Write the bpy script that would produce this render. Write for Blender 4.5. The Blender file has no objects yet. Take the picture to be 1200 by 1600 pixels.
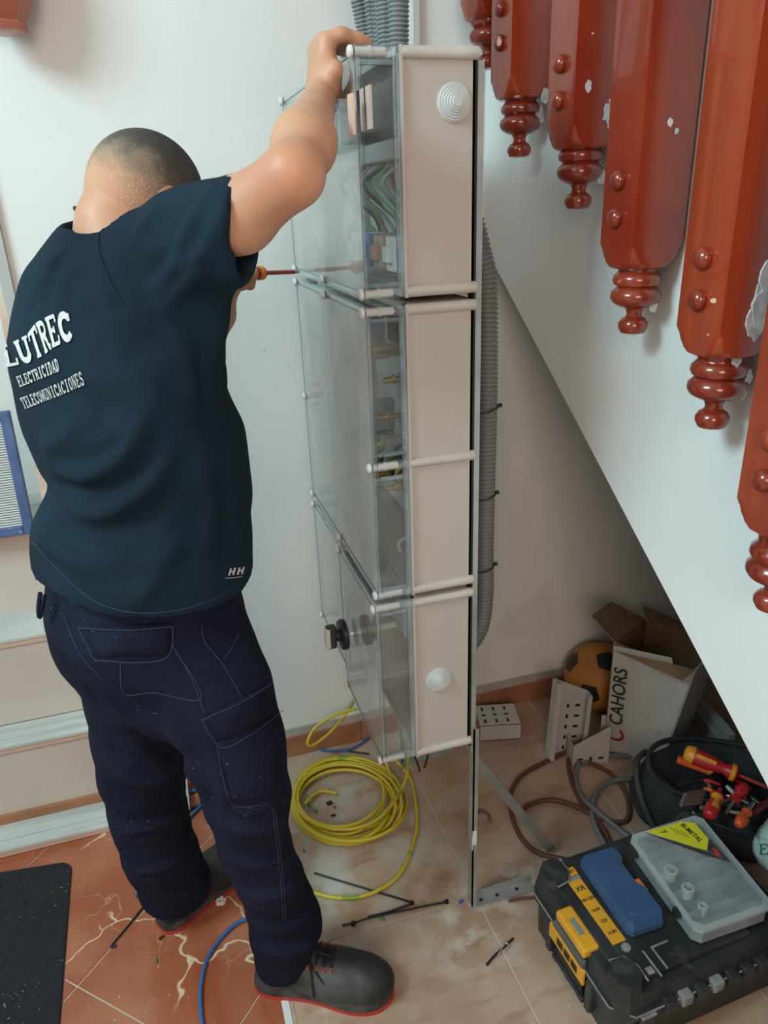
import bpy, bmesh, math, random
import numpy as np
from mathutils import Vector, Matrix, noise
from mathutils.bvhtree import BVHTree
random.seed(7); rng = np.random.default_rng(7)
PI = math.pi
S = bpy.context.scene
COL = S.collection
# ---------------------------------------------------------------- camera
FPX, PITCH, ROLL, YAW = 1170.0, 0.3971845835, -0.0390839493, 0.2856050203
CAM = np.array([0.0, 0.0, 1.5])
def cam_axes():
    p, r, y = PITCH, ROLL, YAW
    F = np.array([math.sin(y)*math.cos(p), math.cos(y)*math.cos(p), -math.sin(p)])
    R = np.array([math.cos(y), -math.sin(y), 0.0]); U = np.cross(R, F)
    return R*math.cos(r)+U*math.sin(r), -R*math.sin(r)+U*math.cos(r), F
CR, CU, CF = cam_axes()
cd = bpy.data.cameras.new('camera'); cam = bpy.data.objects.new('camera', cd); COL.objects.link(cam)
cd.sensor_fit = 'VERTICAL'; cd.sensor_height = 36; cd.lens = FPX*36/1600; cd.clip_start = 0.02
cam.matrix_world = Matrix(((CR[0], CU[0], -CF[0], 0), (CR[1], CU[1], -CF[1], 0), (CR[2], CU[2], -CF[2], 1.5), (0, 0, 0, 1)))
S.camera = cam
def W(px, py, x=None, y=None, z=None):
    """world point seen at photo pixel (px,py) that lies on the plane x=, y= or z="""
    d = CR*(px-600)/FPX + CU*(800-py)/FPX + CF
    a, v = (0, x) if x is not None else (1, y) if y is not None else (2, z)
    return CAM + d*(v-CAM[a])/d[a]
def PR(px, p):
    """radius in metres of a ball at p that looks px photo pixels wide from its centre"""
    return px*float(CF@(np.asarray(p)-CAM))/FPX
def RAY(px, py):
    d = CR*(px-600)/FPX + CU*(800-py)/FPX + CF
    return d/np.linalg.norm(d)
# ---------------------------------------------------------------- world, lamps, exposure
wd = bpy.data.worlds.new('world'); S.world = wd; wd.use_nodes = True
bg = wd.node_tree.nodes['Background']; bg.inputs[0].default_value = (0.86, 0.80, 0.75, 1); bg.inputs[1].default_value = 0.42
S.view_settings.view_transform = 'Standard'; S.view_settings.look = 'None'
S.view_settings.exposure = 0.0; S.view_settings.gamma = 1; S.view_settings.use_curve_mapping = False
def area(name, loc, target, size, power, color, sy=None):
    l = bpy.data.lights.new(name, 'AREA'); l.energy = power; l.color = color; l.size = size
    if sy: l.shape = 'RECTANGLE'; l.size_y = sy
    o = bpy.data.objects.new(name, l); COL.objects.link(o); o.location = loc
    o.rotation_euler = (Vector(target)-Vector(loc)).to_track_quat('-Z', 'Y').to_euler(); return o
area('ceiling_lamp', (-1.6, 0.5, 2.85), (0.4, 1.4, 1.25), 0.9, 72, (0.62, 0.94, 1.0))
area('warm_fill_light', (-0.5, -1.7, 2.1), (0.2, 1.5, 0.5), 1.1, 32, (1.0, 0.82, 0.69))  # added warm fill behind the camera, no such lamp is known there
# ---------------------------------------------------------------- tagging helpers
def tag(o, label=None, cat=None, group=None, kind=None):
    if label: o['label'] = label
    if cat: o['category'] = cat
    if group: o['group'] = group
    if kind: o['kind'] = kind
    return o
def empty(name, loc, label, cat, group=None, rz=0):
    o = bpy.data.objects.new(name, None); COL.objects.link(o); o.location = loc; o.rotation_euler = (0, 0, rz)
    o.empty_display_size = .02
    return tag(o, label, cat, group)
def copy_tree(o, parent=None):
    c = o.copy(); COL.objects.link(c); c.parent = parent
    for ch in list(o.children): copy_tree(ch, c)
    return c
def place_children(root, kids):
    """parts were built in world coordinates: keep them there under the root"""
    bpy.context.view_layer.update()
    for k in kids:
        k.parent = root; k.matrix_parent_inverse = root.matrix_world.inverted()
# ---------------------------------------------------------------- mesh builder
def nrm(v): v = np.array(v, float); return v/ (np.linalg.norm(v)+1e-12)
class MB:
    def __init__(s): s.v = []; s.f = []; s.n = 0
    def add(s, V, Fc):
        V = np.asarray(V, float).reshape(-1, 3); s.v.append(V); k = s.n
        s.f += [tuple(int(i)+k for i in f) for f in Fc]; s.n += len(V); return s
    def box(s, lo, hi, M=None, b=0.0):
        lo = np.minimum(lo, hi).astype(float) if False else np.array(lo, float); hi = np.array(hi, float)
        if b <= 0:
            V = [[(lo, hi)[i >> k & 1][k] for k in range(3)] for i in range(8)]
            Fc = [(0, 2, 3, 1), (4, 5, 7, 6), (0, 1, 5, 4), (2, 6, 7, 3), (0, 4, 6, 2), (1, 3, 7, 5)]
        else:
            bm = bmesh.new(); r = bmesh.ops.create_cube(bm, size=1)
            for w in bm.verts:
                w.co = Vector([lo[k]+(w.co[k]+.5)*(hi[k]-lo[k]) for k in range(3)])
            bmesh.ops.bevel(bm, geom=bm.edges[:], offset=b, segments=2, affect='EDGES', profile=.5)
            bm.verts.index_update(); V = [w.co[:] for w in bm.verts]; Fc = [[w.index for w in f.verts] for f in bm.faces]; bm.free()
        V = np.array(V, float)
        if M is not None: V = V@np.array(M.to_3x3()).T + np.array(M.translation)
        return s.add(V, Fc)
    def prism(s, poly, z0, z1, M=None, taper=1.0):
        """poly in local xy, extruded z0..z1"""
        P = np.array(poly, float); n = len(P); c = P.mean(0)
        T = c+(P-c)*taper
        V = np.vstack([np.c_[P, np.full(n, z0)], np.c_[T, np.full(n, z1)]])
        a = 0.5*np.sum(P[:, 0]*np.roll(P[:, 1], -1)-np.roll(P[:, 0], -1)*P[:, 1])
        Fc = [tuple(range(n))[::-1], tuple(range(n, 2*n))]+[(i, (i+1) % n, n+(i+1) % n, n+i) for i in range(n)]
        if a < 0: Fc = [f[::-1] for f in Fc]
        if M is not None: V = V@np.array(M.to_3x3()).T + np.array(M.translation)
        return s.add(V, Fc)
    def tube(s, pts, r, n=10, cap=True, closed=False):
        P = np.array(pts, float); m = len(P)
        R = np.full(m, r, float) if np.isscalar(r) else np.array(r, float)
        T = np.gradient(P, axis=0)
        if closed: T = np.roll(P, -1, 0)-np.roll(P, 1, 0)
        T /= (np.linalg.norm(T, axis=1)[:, None]+1e-12)
        a = nrm(np.cross(T[0], [0, 0, 1] if abs(T[0][2]) < .9 else [1, 0, 0])); th = np.linspace(0, 2*PI, n, endpoint=False)
        V = []
        for i in range(m):
            a = nrm(a-T[i]*np.dot(a, T[i])); b = np.cross(T[i], a)
            V.append(P[i]+R[i]*(np.cos(th)[:, None]*a+np.sin(th)[:, None]*b))
        V = np.vstack(V); Fc = []
        for i in range(m if closed else m-1):
            j = (i+1) % m
            for k in range(n): Fc.append((i*n+k, i*n+(k+1) % n, j*n+(k+1) % n, j*n+k))
        if cap and not closed: Fc += [tuple(range(n))[::-1], tuple(range((m-1)*n, m*n))]
        return s.add(V, Fc)
    def lathe(s, prof, n=24, M=None, sq=None):
        """prof [(r,z)], revolved about z; sq = half side: section clipped by a square"""
        th = np.linspace(0, 2*PI, n, endpoint=False)+PI/n*0; V = []
        for r, z in prof:
            rr = np.full(n, r)
            if sq: rr = np.minimum(rr, sq/np.maximum(np.abs(np.cos(th)), np.abs(np.sin(th))))
            V.append(np.c_[rr*np.cos(th), rr*np.sin(th), np.full(n, z)])
        V = np.vstack(V); m = len(prof); Fc = []
        for i in range(m-1):
            for k in range(n): Fc.append((i*n+k, i*n+(k+1) % n, (i+1)*n+(k+1) % n, (i+1)*n+k))
        Fc += [tuple(range(n))[::-1], tuple(range((m-1)*n, m*n))]
        if M is not None: V = V@np.array(M.to_3x3()).T + np.array(M.translation)
        return s.add(V, Fc)
    def build(s, name, mat, parent=None, smooth=None, fix=True):
        me = bpy.data.meshes.new(name); V = np.vstack(s.v)
        me.from_pydata(V.tolist(), [], s.f); me.validate()
        if fix:
            bm = bmesh.new(); bm.from_mesh(me); bmesh.ops.recalc_face_normals(bm, faces=bm.faces); bm.to_mesh(me); bm.free()
        o = bpy.data.objects.new(name, me); COL.objects.link(o)
        if mat: me.materials.append(mat)
        if smooth is not None:
            me.polygons.foreach_set('use_smooth', [True]*len(me.polygons))
            if smooth < 180:
                me.set_sharp_from_angle(angle=math.radians(smooth))
        if parent: o.parent = parent
        return o
def frame(o, x, y=None, z=None):
    """matrix with origin o and axes x, y, z (z computed if missing)"""
    x = nrm(x)
    if z is None: y = nrm(np.array(y)-x*np.dot(x, y)); z = np.cross(x, y)
    else: z = nrm(np.array(z)-x*np.dot(x, z)); y = np.cross(z, x)
    return Matrix(((x[0], y[0], z[0], o[0]), (x[1], y[1], z[1], o[1]), (x[2], y[2], z[2], o[2]), (0, 0, 0, 1)))
def zframe(o, z):
    z = nrm(z); h = [1, 0, 0] if abs(z[0]) < .9 else [0, 1, 0]
    x = nrm(np.cross(h, z)); y = np.cross(z, x)
    return Matrix(((x[0], y[0], z[0], o[0]), (x[1], y[1], z[1], o[1]), (x[2], y[2], z[2], o[2]), (0, 0, 0, 1)))
def spline(P, n=12, closed=False):
    P = np.array(P, float); m = len(P); out = []
    for i in range(m if closed else m-1):
        g = (lambda k: P[k % m]) if closed else (lambda k: P[min(max(k, 0), m-1)])
        p0, p1, p2, p3 = g(i-1), g(i), g(i+1), g(i+2)
        for t in np.linspace(0, 1, n, endpoint=False):
            out.append(.5*((2*p1)+(-p0+p2)*t+(2*p0-5*p1+4*p2-p3)*t*t+(-p0+3*p1-3*p2+p3)*t**3))
    if not closed: out.append(P[-1])
    return np.array(out)
# ---------------------------------------------------------------- materials
MATS = {}
def mat(name, base, rough=.5, metal=0., col2=None, scale=20, detail=4, bump=0., bscale=80, spec=.5, coat=0., sss=0., mixlo=.4, mixhi=.65, trans=0., emit=None, sheen=0):
    if name in MATS: return MATS[name]
    m = bpy.data.materials.new(name); m.use_nodes = True; nt = m.node_tree; b = nt.nodes['Principled BSDF']; N = nt.nodes.new; L = nt.links.new
    base = tuple(base)+(1,); b.inputs['Base Color'].default_value = base; b.inputs['Roughness'].default_value = rough; b.inputs['Metallic'].default_value = metal
    b.inputs['Specular IOR Level'].default_value = spec; b.inputs['Coat Weight'].default_value = coat
    b.inputs['Subsurface Weight'].default_value = sss
    if sss: b.inputs['Subsurface Radius'].default_value = (.01, .004, .002); b.inputs['Subsurface Scale'].default_value = 1
    b.inputs['Transmission Weight'].default_value = trans; b.inputs['Sheen Weight'].default_value = sheen
    tc = N('ShaderNodeTexCoord')
    if col2 is not None:
        nz = N('ShaderNodeTexNoise'); nz.inputs['Scale'].default_value = scale; nz.inputs['Detail'].default_value = detail; L(tc.outputs['Object'], nz.inputs['Vector'])
        r = N('ShaderNodeValToRGB'); r.color_ramp.elements[0].position = mixlo; r.color_ramp.elements[1].position = mixhi
        r.color_ramp.elements[0].color = base; r.color_ramp.elements[1].color = tuple(col2)+(1,); L(nz.outputs['Fac'], r.inputs['Fac']); L(r.outputs['Color'], b.inputs['Base Color'])
    if bump:
        n2 = N('ShaderNodeTexNoise'); n2.inputs['Scale'].default_value = bscale; n2.inputs['Detail'].default_value = 5; L(tc.outputs['Object'], n2.inputs['Vector'])
        bp = N('ShaderNodeBump'); bp.inputs['Strength'].default_value = bump; bp.inputs['Distance'].default_value = .002; L(n2.outputs['Fac'], bp.inputs['Height']); L(bp.outputs['Normal'], b.inputs['Normal'])
    MATS[name] = m; return m
def layers(m, specs):
    """add masked colour layers (stains, veins, chips) on top of a material's base colour.
    spec: dict(tex='noise'|'voronoi', scale, lo, hi, col, detail, loc, stretch, dist, rough)"""
    nt = m.node_tree; N = nt.nodes.new; L = nt.links.new; b = nt.nodes['Principled BSDF']; inp = b.inputs['Base Color']
    tc = N('ShaderNodeTexCoord')
    for q in specs:
        mp = N('ShaderNodeMapping'); mp.inputs['Location'].default_value = q.get('loc', (0, 0, 0)); mp.inputs['Scale'].default_value = q.get('stretch', (1, 1, 1)); mp.inputs['Rotation'].default_value = (0, 0, q.get('rot', 0))
        L(tc.outputs['Object'], mp.inputs['Vector']); vec = mp.outputs['Vector']
        if q.get('warp'):
            wn = N('ShaderNodeTexNoise'); wn.inputs['Scale'].default_value = q.get('wscale', 6); wn.inputs['Detail'].default_value = 3; L(vec, wn.inputs['Vector'])
            va = N('ShaderNodeVectorMath'); va.operation = 'MULTIPLY_ADD'; L(wn.outputs['Color'], va.inputs[0]); va.inputs[1].default_value = (q['warp'],)*3; L(vec, va.inputs[2]); vec = va.outputs[0]
        if q['tex'] == 'noise':
            t = N('ShaderNodeTexNoise'); t.inputs['Detail'].default_value = q.get('detail', 4); out = t.outputs['Fac']
        else:
            t = N('ShaderNodeTexVoronoi'); t.feature = q.get('feature', 'DISTANCE_TO_EDGE'); out = t.outputs['Distance']
        t.inputs['Scale'].default_value = q['scale']; L(vec, t.inputs['Vector'])
        mr = N('ShaderNodeMapRange'); mr.inputs['From Min'].default_value = q['lo']; mr.inputs['From Max'].default_value = q['hi']; L(out, mr.inputs['Value']); fac = mr.outputs[0]
        if q.get('mask'):
            n2 = N('ShaderNodeTexNoise'); n2.inputs['Scale'].default_value = q['mask'][0]; L(tc.outputs['Object'], n2.inputs['Vector'])
            m2 = N('ShaderNodeMapRange'); m2.inputs['From Min'].default_value = q['mask'][1]; m2.inputs['From Max'].default_value = q['mask'][2]; L(n2.outputs['Fac'], m2.inputs['Value'])
            mu = N('ShaderNodeMath'); mu.operation = 'MULTIPLY'; L(fac, mu.inputs[0]); L(m2.outputs[0], mu.inputs[1]); fac = mu.outputs[0]
        if q.get('sphere'):   # local patch: centre, radius, softness
            c, rr, so = q['sphere']
            ds = N('ShaderNodeVectorMath'); ds.operation = 'DISTANCE'; L(tc.outputs['Object'], ds.inputs[0]); ds.inputs[1].default_value = c
            m3 = N('ShaderNodeMapRange'); m3.inputs['From Min'].default_value = rr; m3.inputs['From Max'].default_value = rr-so; L(ds.outputs['Value'], m3.inputs['Value'])
            mu = N('ShaderNodeMath'); mu.operation = 'MULTIPLY'; L(fac, mu.inputs[0]); L(m3.outputs[0], mu.inputs[1]); fac = mu.outputs[0]
        if q.get('amt', 1) != 1:
            mu = N('ShaderNodeMath'); mu.operation = 'MULTIPLY'; L(fac, mu.inputs[0]); mu.inputs[1].default_value = q['amt']; fac = mu.outputs[0]
        mx = N('ShaderNodeMix'); mx.data_type = 'RGBA'; L(fac, mx.inputs[0])
        if inp.is_linked: L(inp.links[0].from_socket, mx.inputs[6])
        else: mx.inputs[6].default_value = inp.default_value
        mx.inputs[7].default_value = tuple(q['col'])+(1,); L(mx.outputs[2], inp)
    return m
def clear(name, tint, rough=.06, scratch=.15, base=.06, hazecol=(.55, .6, .6)):
    """clear plastic sheet: see-through with fresnel gloss and faint scuffs"""
    m = bpy.data.materials.new(name); m.use_nodes = True; nt = m.node_tree; N = nt.nodes.new; L = nt.links.new
    for n in list(nt.nodes): nt.nodes.remove(n)
    out = N('ShaderNodeOutputMaterial'); tr = N('ShaderNodeBsdfTransparent'); tr.inputs[0].default_value = tuple(tint)+(1,)
    gl = N('ShaderNodeBsdfGlossy'); gl.inputs['Roughness'].default_value = rough; gl.inputs[0].default_value = (.95, 1, 1, 1)
    df = N('ShaderNodeBsdfDiffuse'); df.inputs[0].default_value = tuple(hazecol)+(1,)
    f0 = N('ShaderNodeFresnel'); f0.inputs[0].default_value = 1.5; ge = N('ShaderNodeNewGeometry'); su = N('ShaderNodeMath'); su.operation = 'SUBTRACT'; su.inputs[0].default_value = 1; L(ge.outputs['Backfacing'], su.inputs[1])
    fr = N('ShaderNodeMath'); fr.operation = 'MULTIPLY'; L(f0.outputs[0], fr.inputs[0]); L(su.outputs[0], fr.inputs[1])
    tc = N('ShaderNodeTexCoord'); nz = N('ShaderNodeTexNoise'); nz.inputs['Scale'].default_value = 9; nz.inputs['Detail'].default_value = 8; L(tc.outputs['Object'], nz.inputs['Vector'])
    mr = N('ShaderNodeMapRange'); mr.inputs['From Min'].default_value = .5; mr.inputs['From Max'].default_value = .75; mr.inputs['To Min'].default_value = base; mr.inputs['To Max'].default_value = base+scratch; L(nz.outputs['Fac'], mr.inputs['Value'])
    m1 = N('ShaderNodeMixShader'); L(mr.outputs[0], m1.inputs[0]); L(tr.outputs[0], m1.inputs[1]); L(df.outputs[0], m1.inputs[2])
    m2 = N('ShaderNodeMixShader'); L(fr.outputs[0], m2.inputs[0]); L(m1.outputs[0], m2.inputs[1]); L(gl.outputs[0], m2.inputs[2]); L(m2.outputs[0], out.inputs[0])
    MATS[name] = m; return m
# ---------------------------------------------------------------- signed-distance modelling
def vdot(P, n): return P[0]*n[0]+P[1]*n[1]+P[2]*n[2]
def cap_fn(A, B, ra, rb, n=None, s=1.0):
    A = np.array(A, float); B = np.array(B, float); D = B-A; dd = max(D@D, 1e-9)
    def f(P):
        q = [P[i]-A[i] for i in range(3)]
        t = np.clip(vdot(q, D)/dd, 0, 1); v = [q[i]-t*D[i] for i in range(3)]
        if n is not None:
            w = vdot(v, n)*(1-1/s); v = [v[i]-w*n[i] for i in range(3)]
        return np.sqrt(v[0]**2+v[1]**2+v[2]**2)-(ra+(rb-ra)*t)
    R = max(ra, rb)*max(s, 1)
    return f, np.minimum(A, B)-R, np.maximum(A, B)+R
def ell_fn(c, r, M=None):
    c = np.array(c, float); r = np.array(r, float); M = np.eye(3) if M is None else np.array(M, float)   # rows = local axes
    def f(P):
        q = [P[i]-c[i] for i in range(3)]
        u = [vdot(q, M[k]) for k in range(3)]
        k0 = np.sqrt(sum((u[k]/r[k])**2 for k in range(3))); k1 = np.sqrt(sum((u[k]/r[k]**2)**2 for k in range(3)))+1e-9
        return k0*(k0-1)/k1
    R = r.max(); return f, c-R, c+R
class Sdf:
    def __init__(s, lo, hi, h):
        s.lo = np.array(lo, float); s.h = h; s.n = np.ceil((np.array(hi)-s.lo)/h).astype(int)+1
        s.d = np.full(s.n, 0.2, np.float32)
    def _sub(s, lo, hi):
        a = np.maximum(np.floor((lo-s.lo)/s.h).astype(int), 0); b = np.minimum(np.ceil((hi-s.lo)/s.h).astype(int)+1, s.n)
        P = [(s.lo[i]+s.h*np.arange(a[i], b[i])).astype(np.float32).reshape([-1 if j == i else 1 for j in range(3)]) for i in range(3)]
        return tuple(slice(a[i], b[i]) for i in range(3)), P
    def add(s, prim, k=.02, op='u'):
        f, lo, hi = prim; m = k+.02
        sl, P = s._sub(lo-m, hi+m)
        if min(s.d[sl].shape) == 0: return s
        b = f(P).astype(np.float32)+np.zeros(s.d[sl].shape, np.float32); a = s.d[sl]
        if op == 'u':
            h = np.maximum(k-np.abs(a-b), 0)/max(k, 1e-6); s.d[sl] = np.minimum(a, b)-h*h*k*.25
        elif op == 's':
            b = -b; h = np.maximum(k-np.abs(a-b), 0)/max(k, 1e-6); s.d[sl] = np.maximum(a, b)+h*h*k*.25
        return s
    def cap(s, A, B, ra, rb=None, k=.02, n=None, sc=1., op='u'): return s.add(cap_fn(A, B, ra, ra if rb is None else rb, n, sc), k, op)
    def ell(s, c, r, M=None, k=.02, op='u'): return s.add(ell_fn(c, r, M), k, op)
    def cut(s, p, n):
        """keep the side where (x-p).n < 0"""
        P = [(s.lo[i]+s.h*np.arange(s.n[i])).astype(np.float32).reshape([-1 if j == i else 1 for j in range(3)]) for i in range(3)]
        n = nrm(n); g = (P[0]-p[0])*n[0]+(P[1]-p[1])*n[1]+(P[2]-p[2])*n[2]; s.d = np.maximum(s.d, g.astype(np.float32)); return s
    def mesh(s):
        d = s.d.copy(); d[0] = d[-1] = .1; d[:, 0] = d[:, -1] = .1; d[:, :, 0] = d[:, :, -1] = .1
        d[np.abs(d) < 1e-6] = 1e-6
        n = np.array(d.shape); pos = []; cells = []; flip = []
        st = np.array([n[1]*n[2], n[2], 1])
        for ax in range(3):
            sa = [slice(None)]*3; sb = [slice(None)]*3; sa[ax] = slice(0, -1); sb[ax] = slice(1, None)
            A = d[tuple(sa)]; B = d[tuple(sb)]
            I = np.argwhere((A < 0) != (B < 0)); a = A[tuple(I.T)]; b = B[tuple(I.T)]
            t = a/(a-b); p = I.astype(float); p[:, ax] += t; pos.append(p)
            u, w = (ax+1) % 3, (ax+2) % 3; base = I@st
            cells.append(np.stack([base, base-st[u], base-st[u]-st[w], base-st[w]], 1)); flip.append(a < 0)
        pos = np.vstack(pos); cells = np.vstack(cells); flip = np.concatenate(flip)
        ids, inv = np.unique(cells.ravel(), return_inverse=True); cnt = np.bincount(inv)
        V = np.stack([np.bincount(inv, weights=np.repeat(pos[:, k], 4))/cnt for k in range(3)], 1)
        Q = inv.reshape(-1, 4); Q[~flip] = Q[~flip][:, ::-1]
        return s.lo+V*s.h, Q
def smooth_mesh(V, Q, it=2, lam=.5):
    E = np.vstack([Q[:, [0, 1]], Q[:, [1, 2]], Q[:, [2, 3]], Q[:, [3, 0]]]); n = len(V)
    for _ in range(it):
        a = np.zeros_like(V); c = np.bincount(E[:, 0], minlength=n)+np.bincount(E[:, 1], minlength=n)
        for k in range(3):
            a[:, k] = np.bincount(E[:, 0], weights=V[E[:, 1], k], minlength=n)+np.bincount(E[:, 1], weights=V[E[:, 0], k], minlength=n)
        V = V+lam*(a/c[:, None]-V)
    return V
def vnormals(V, Q):
    N = np.cross(V[Q[:, 2]]-V[Q[:, 0]], V[Q[:, 3]]-V[Q[:, 1]]); out = np.zeros_like(V)
    for k in range(3):
        out[:, k] = sum(np.bincount(Q[:, j], weights=N[:, k], minlength=len(V)) for j in range(4))
    return out/(np.linalg.norm(out, axis=1)[:, None]+1e-12)
def quad_obj(name, V, Q, m, parent=None):
    me = bpy.data.meshes.new(name); me.from_pydata(V.tolist(), [], Q.tolist()); me.polygons.foreach_set('use_smooth', [True]*len(me.polygons))
    me.materials.append(m); o = bpy.data.objects.new(name, me); COL.objects.link(o); o.parent = parent; return o
def fold(V, N, pts, w, h):
    """raise (h>0) or sink (h<0) a ridge along a polyline on a surface"""
    P = np.array(pts, float); best = np.full(len(V), 9.)
    for a, b in zip(P[:-1], P[1:]):
        D = b-a; t = np.clip(((V-a)@D)/max(D@D, 1e-9), 0, 1); dist = np.linalg.norm(V-(a+t[:, None]*D), axis=1); best = np.minimum(best, dist)
    e = np.linalg.norm(V-P[0], axis=1); e2 = np.linalg.norm(V-P[-1], axis=1); L = max(np.linalg.norm(P[-1]-P[0]), 1e-3)
    fade = np.clip(np.minimum(e, e2)/(.3*L), .15, 1)
    return V+N*(h*np.exp(-(best/w)**2)*fade)[:, None]
def bvh_of(V, Q): return BVHTree.FromPolygons([tuple(v) for v in V], [tuple(int(i) for i in q) for q in Q])
def drape(bvh, pts, off=.001, fallback=None):
    """points of the photo -> points on the surface seen there, lifted by off"""
    out = []; 
    for px, py in pts:
        d = RAY(px, py); h = bvh.ray_cast(Vector(CAM), Vector(d), 6)
        if h[0] is None: out.append(None)
        else:
            n = h[1] if h[1].dot(Vector(d)) < 0 else -h[1]
            out.append(np.array(h[0])+np.array(n)*off)
    return out
def drape_line(bvh, pts, off=.001, n=6):
    P = spline(pts, n); q = [p for p in drape(bvh, P, off) if p is not None]; return q
def drape_patch(bvh, quad, nu=14, nv=8, off=.004, th=.003, bulge=0.):
    """quad: 4 photo points (tl,tr,br,bl) draped on a surface as a thin slab"""
    tl, tr, br, bl = [np.array(p, float) for p in quad]; top = []; bot = []
    for j in range(nv):
        for i in range(nu):
            u, v = i/(nu-1), j/(nv-1); p = (tl*(1-u)+tr*u)*(1-v)+(bl*(1-u)+br*u)*v
            q = drape(bvh, [p], 0)[0]
            if q is None: return None
            e = min(u, 1-u, v, 1-v)*2
            dn = -RAY(*p); top.append(q+dn*(off+th+bulge*min(1, e*2))); bot.append(q+dn*(-.002))
    V = np.array(top+bot); m = nu*nv; Fc = []
    for j in range(nv-1):
        for i in range(nu-1):
            a = j*nu+i; Fc.append((a, a+nu, a+nu+1, a+1)); Fc.append((m+a, m+a+1, m+a+nu+1, m+a+nu))
    ring = [i for i in range(nu)]+[j*nu+nu-1 for j in range(1, nv)]+[(nv-1)*nu+i for i in range(nu-2, -1, -1)]+[j*nu for j in range(nv-2, 0, -1)]
    for a, b in zip(ring, ring[1:]+ring[:1]): Fc.append((a, b, m+b, m+a))
    return MB().add(V, Fc)
# ---------------------------------------------------------------- lettering
def arc(cx, cy, rx, ry, a0, a1, n=10): return [(cx+rx*math.cos(math.radians(a)), cy+ry*math.sin(math.radians(a))) for a in np.linspace(a0, a1, n)]
GL = {  # strokes in a unit box: (points, width); serif bars are thin strokes
 'L': [([(.22, 0), (.22, 1)], .2), ([(.02, .04), (.9, .04)], .1), ([(.02, .96), (.45, .96)], .09), ([(.86, 0), (.9, .3)], .1)],
 'U': [([(.2, 1), (.2, .35)]+arc(.5, .33, .3, .27, 180, 360), .19), ([(.8, .33), (.8, 1)], .13), ([(.02, .96), (.4, .96)], .09), ([(.62, .96), (.98, .96)], .09)],
 'T': [([(.5, 0), (.5, .96)], .21), ([(.04, .95), (.96, .95)], .11), ([(.3, .04), (.7, .04)], .09), ([(.06, 1), (.04, .72)], .1), ([(.94, 1), (.96, .72)], .1)],
 'R': [([(.22, 0), (.22, 1)], .2), ([(.2, .95), (.5, .95)]+arc(.52, .74, .27, .21, 90, -90)+[(.3, .53)], .13), ([(.45, .5), (.62, .4), (.75, .1), (.95, .05)], .17), ([(.03, .04), (.42, .04)], .09), ([(.03, .96), (.3, .96)], .09)],
 'E': [([(.22, 0), (.22, 1)], .2), ([(.02, .96), (.88, .96)], .1), ([(.02, .04), (.92, .04)], .1), ([(.25, .52), (.62, .52)], .1), ([(.86, 1), (.88, .74)], .1), ([(.9, 0), (.93, .28)], .1), ([(.62, .4), (.62, .64)], .1)],
 'C': [(arc(.54, .5, .4, .44, 40, 320, 18), .2), ([(.86, .98), (.88, .68)], .12)],
 'I': [([(.5, 0), (.5, 1)], .26), ([(.2, .04), (.8, .04)], .1), ([(.2, .96), (.8, .96)], .1)],
 'D': [([(.24, 0), (.24, 1)], .2), ([(.05, .95), (.4, .95)]+arc(.42, .5, .42, .45, 90, -90, 12)+[(.05, .05)], .15)],
 'A': [([(.12, .02), (.5, 1)], .12), ([(.5, 1), (.85, .02)], .19), ([(.25, .33), (.7, .33)], .09), ([(0, .04), (.3, .04)], .09), ([(.65, .04), (1, .04)], .09)],
 'O': [(arc(.5, .5, .36, .43, 0, 360, 20), .18)],
 'M': [([(.16, .02), (.18, .98)], .11), ([(.18, .98), (.5, .15)], .17), ([(.5, .15), (.82, .98)], .1), ([(.84, .98), (.84, .02)], .17), ([(0, .04), (.3, .04)], .09), ([(.68, .04), (1, .04)], .09), ([(0, .96), (.26, .96)], .09), ([(.76, .96), (1, .96)], .09)],
 'N': [([(.18, .02), (.18, .98)], .11), ([(.18, .98), (.8, .04)], .19), ([(.8, .04), (.8, .98)], .11), ([(0, .04), (.34, .04)], .09), ([(0, .96), (.28, .96)], .09), ([(.64, .96), (.98, .96)], .09)],
 'S': [(arc(.5, .73, .3, .22, 30, 270, 12)+arc(.5, .27, .32, .23, 90, -150, 12), .17), ([(.82, .98), (.8, .68)], .09), ([(.15, .02), (.17, .32)], .09)],
}
def stroke_quads(pts, w, step=.12):
    P = np.array(pts, float); out = []; Q = [P[0]]
    for a, b in zip(P[:-1], P[1:]):
        k = max(1, int(np.linalg.norm(b-a)/step)); Q += [a+(b-a)*(i+1)/k for i in range(k)]
    Q = np.array(Q); T = np.gradient(Q, axis=0); T /= np.linalg.norm(T, axis=1)[:, None]+1e-9; Nn = np.c_[-T[:, 1], T[:, 0]]*w/2
    return Q+Nn, Q-Nn
def word_mesh(word, mapper, wk=1.):
    """mapper(u,v): u 0..1 across the word, v 0..1 up -> 3D point or None"""
    mb = MB(); n = len(word)
    for i, ch in enumerate(word):
        for pts, w in GL[ch]:
            A, B = stroke_quads(pts, w*wk)
            Va = [mapper((i+.04+.92*p[0])/n, p[1]) for p in A]; Vb = [mapper((i+.04+.92*p[0])/n, p[1]) for p in B]
            for j in range(len(Va)-1):
                q = [Va[j], Va[j+1], Vb[j+1], Vb[j]]
                if any(x is None for x in q): continue
                mb.add(q, [(0, 1, 2, 3)])
    return mb
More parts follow.
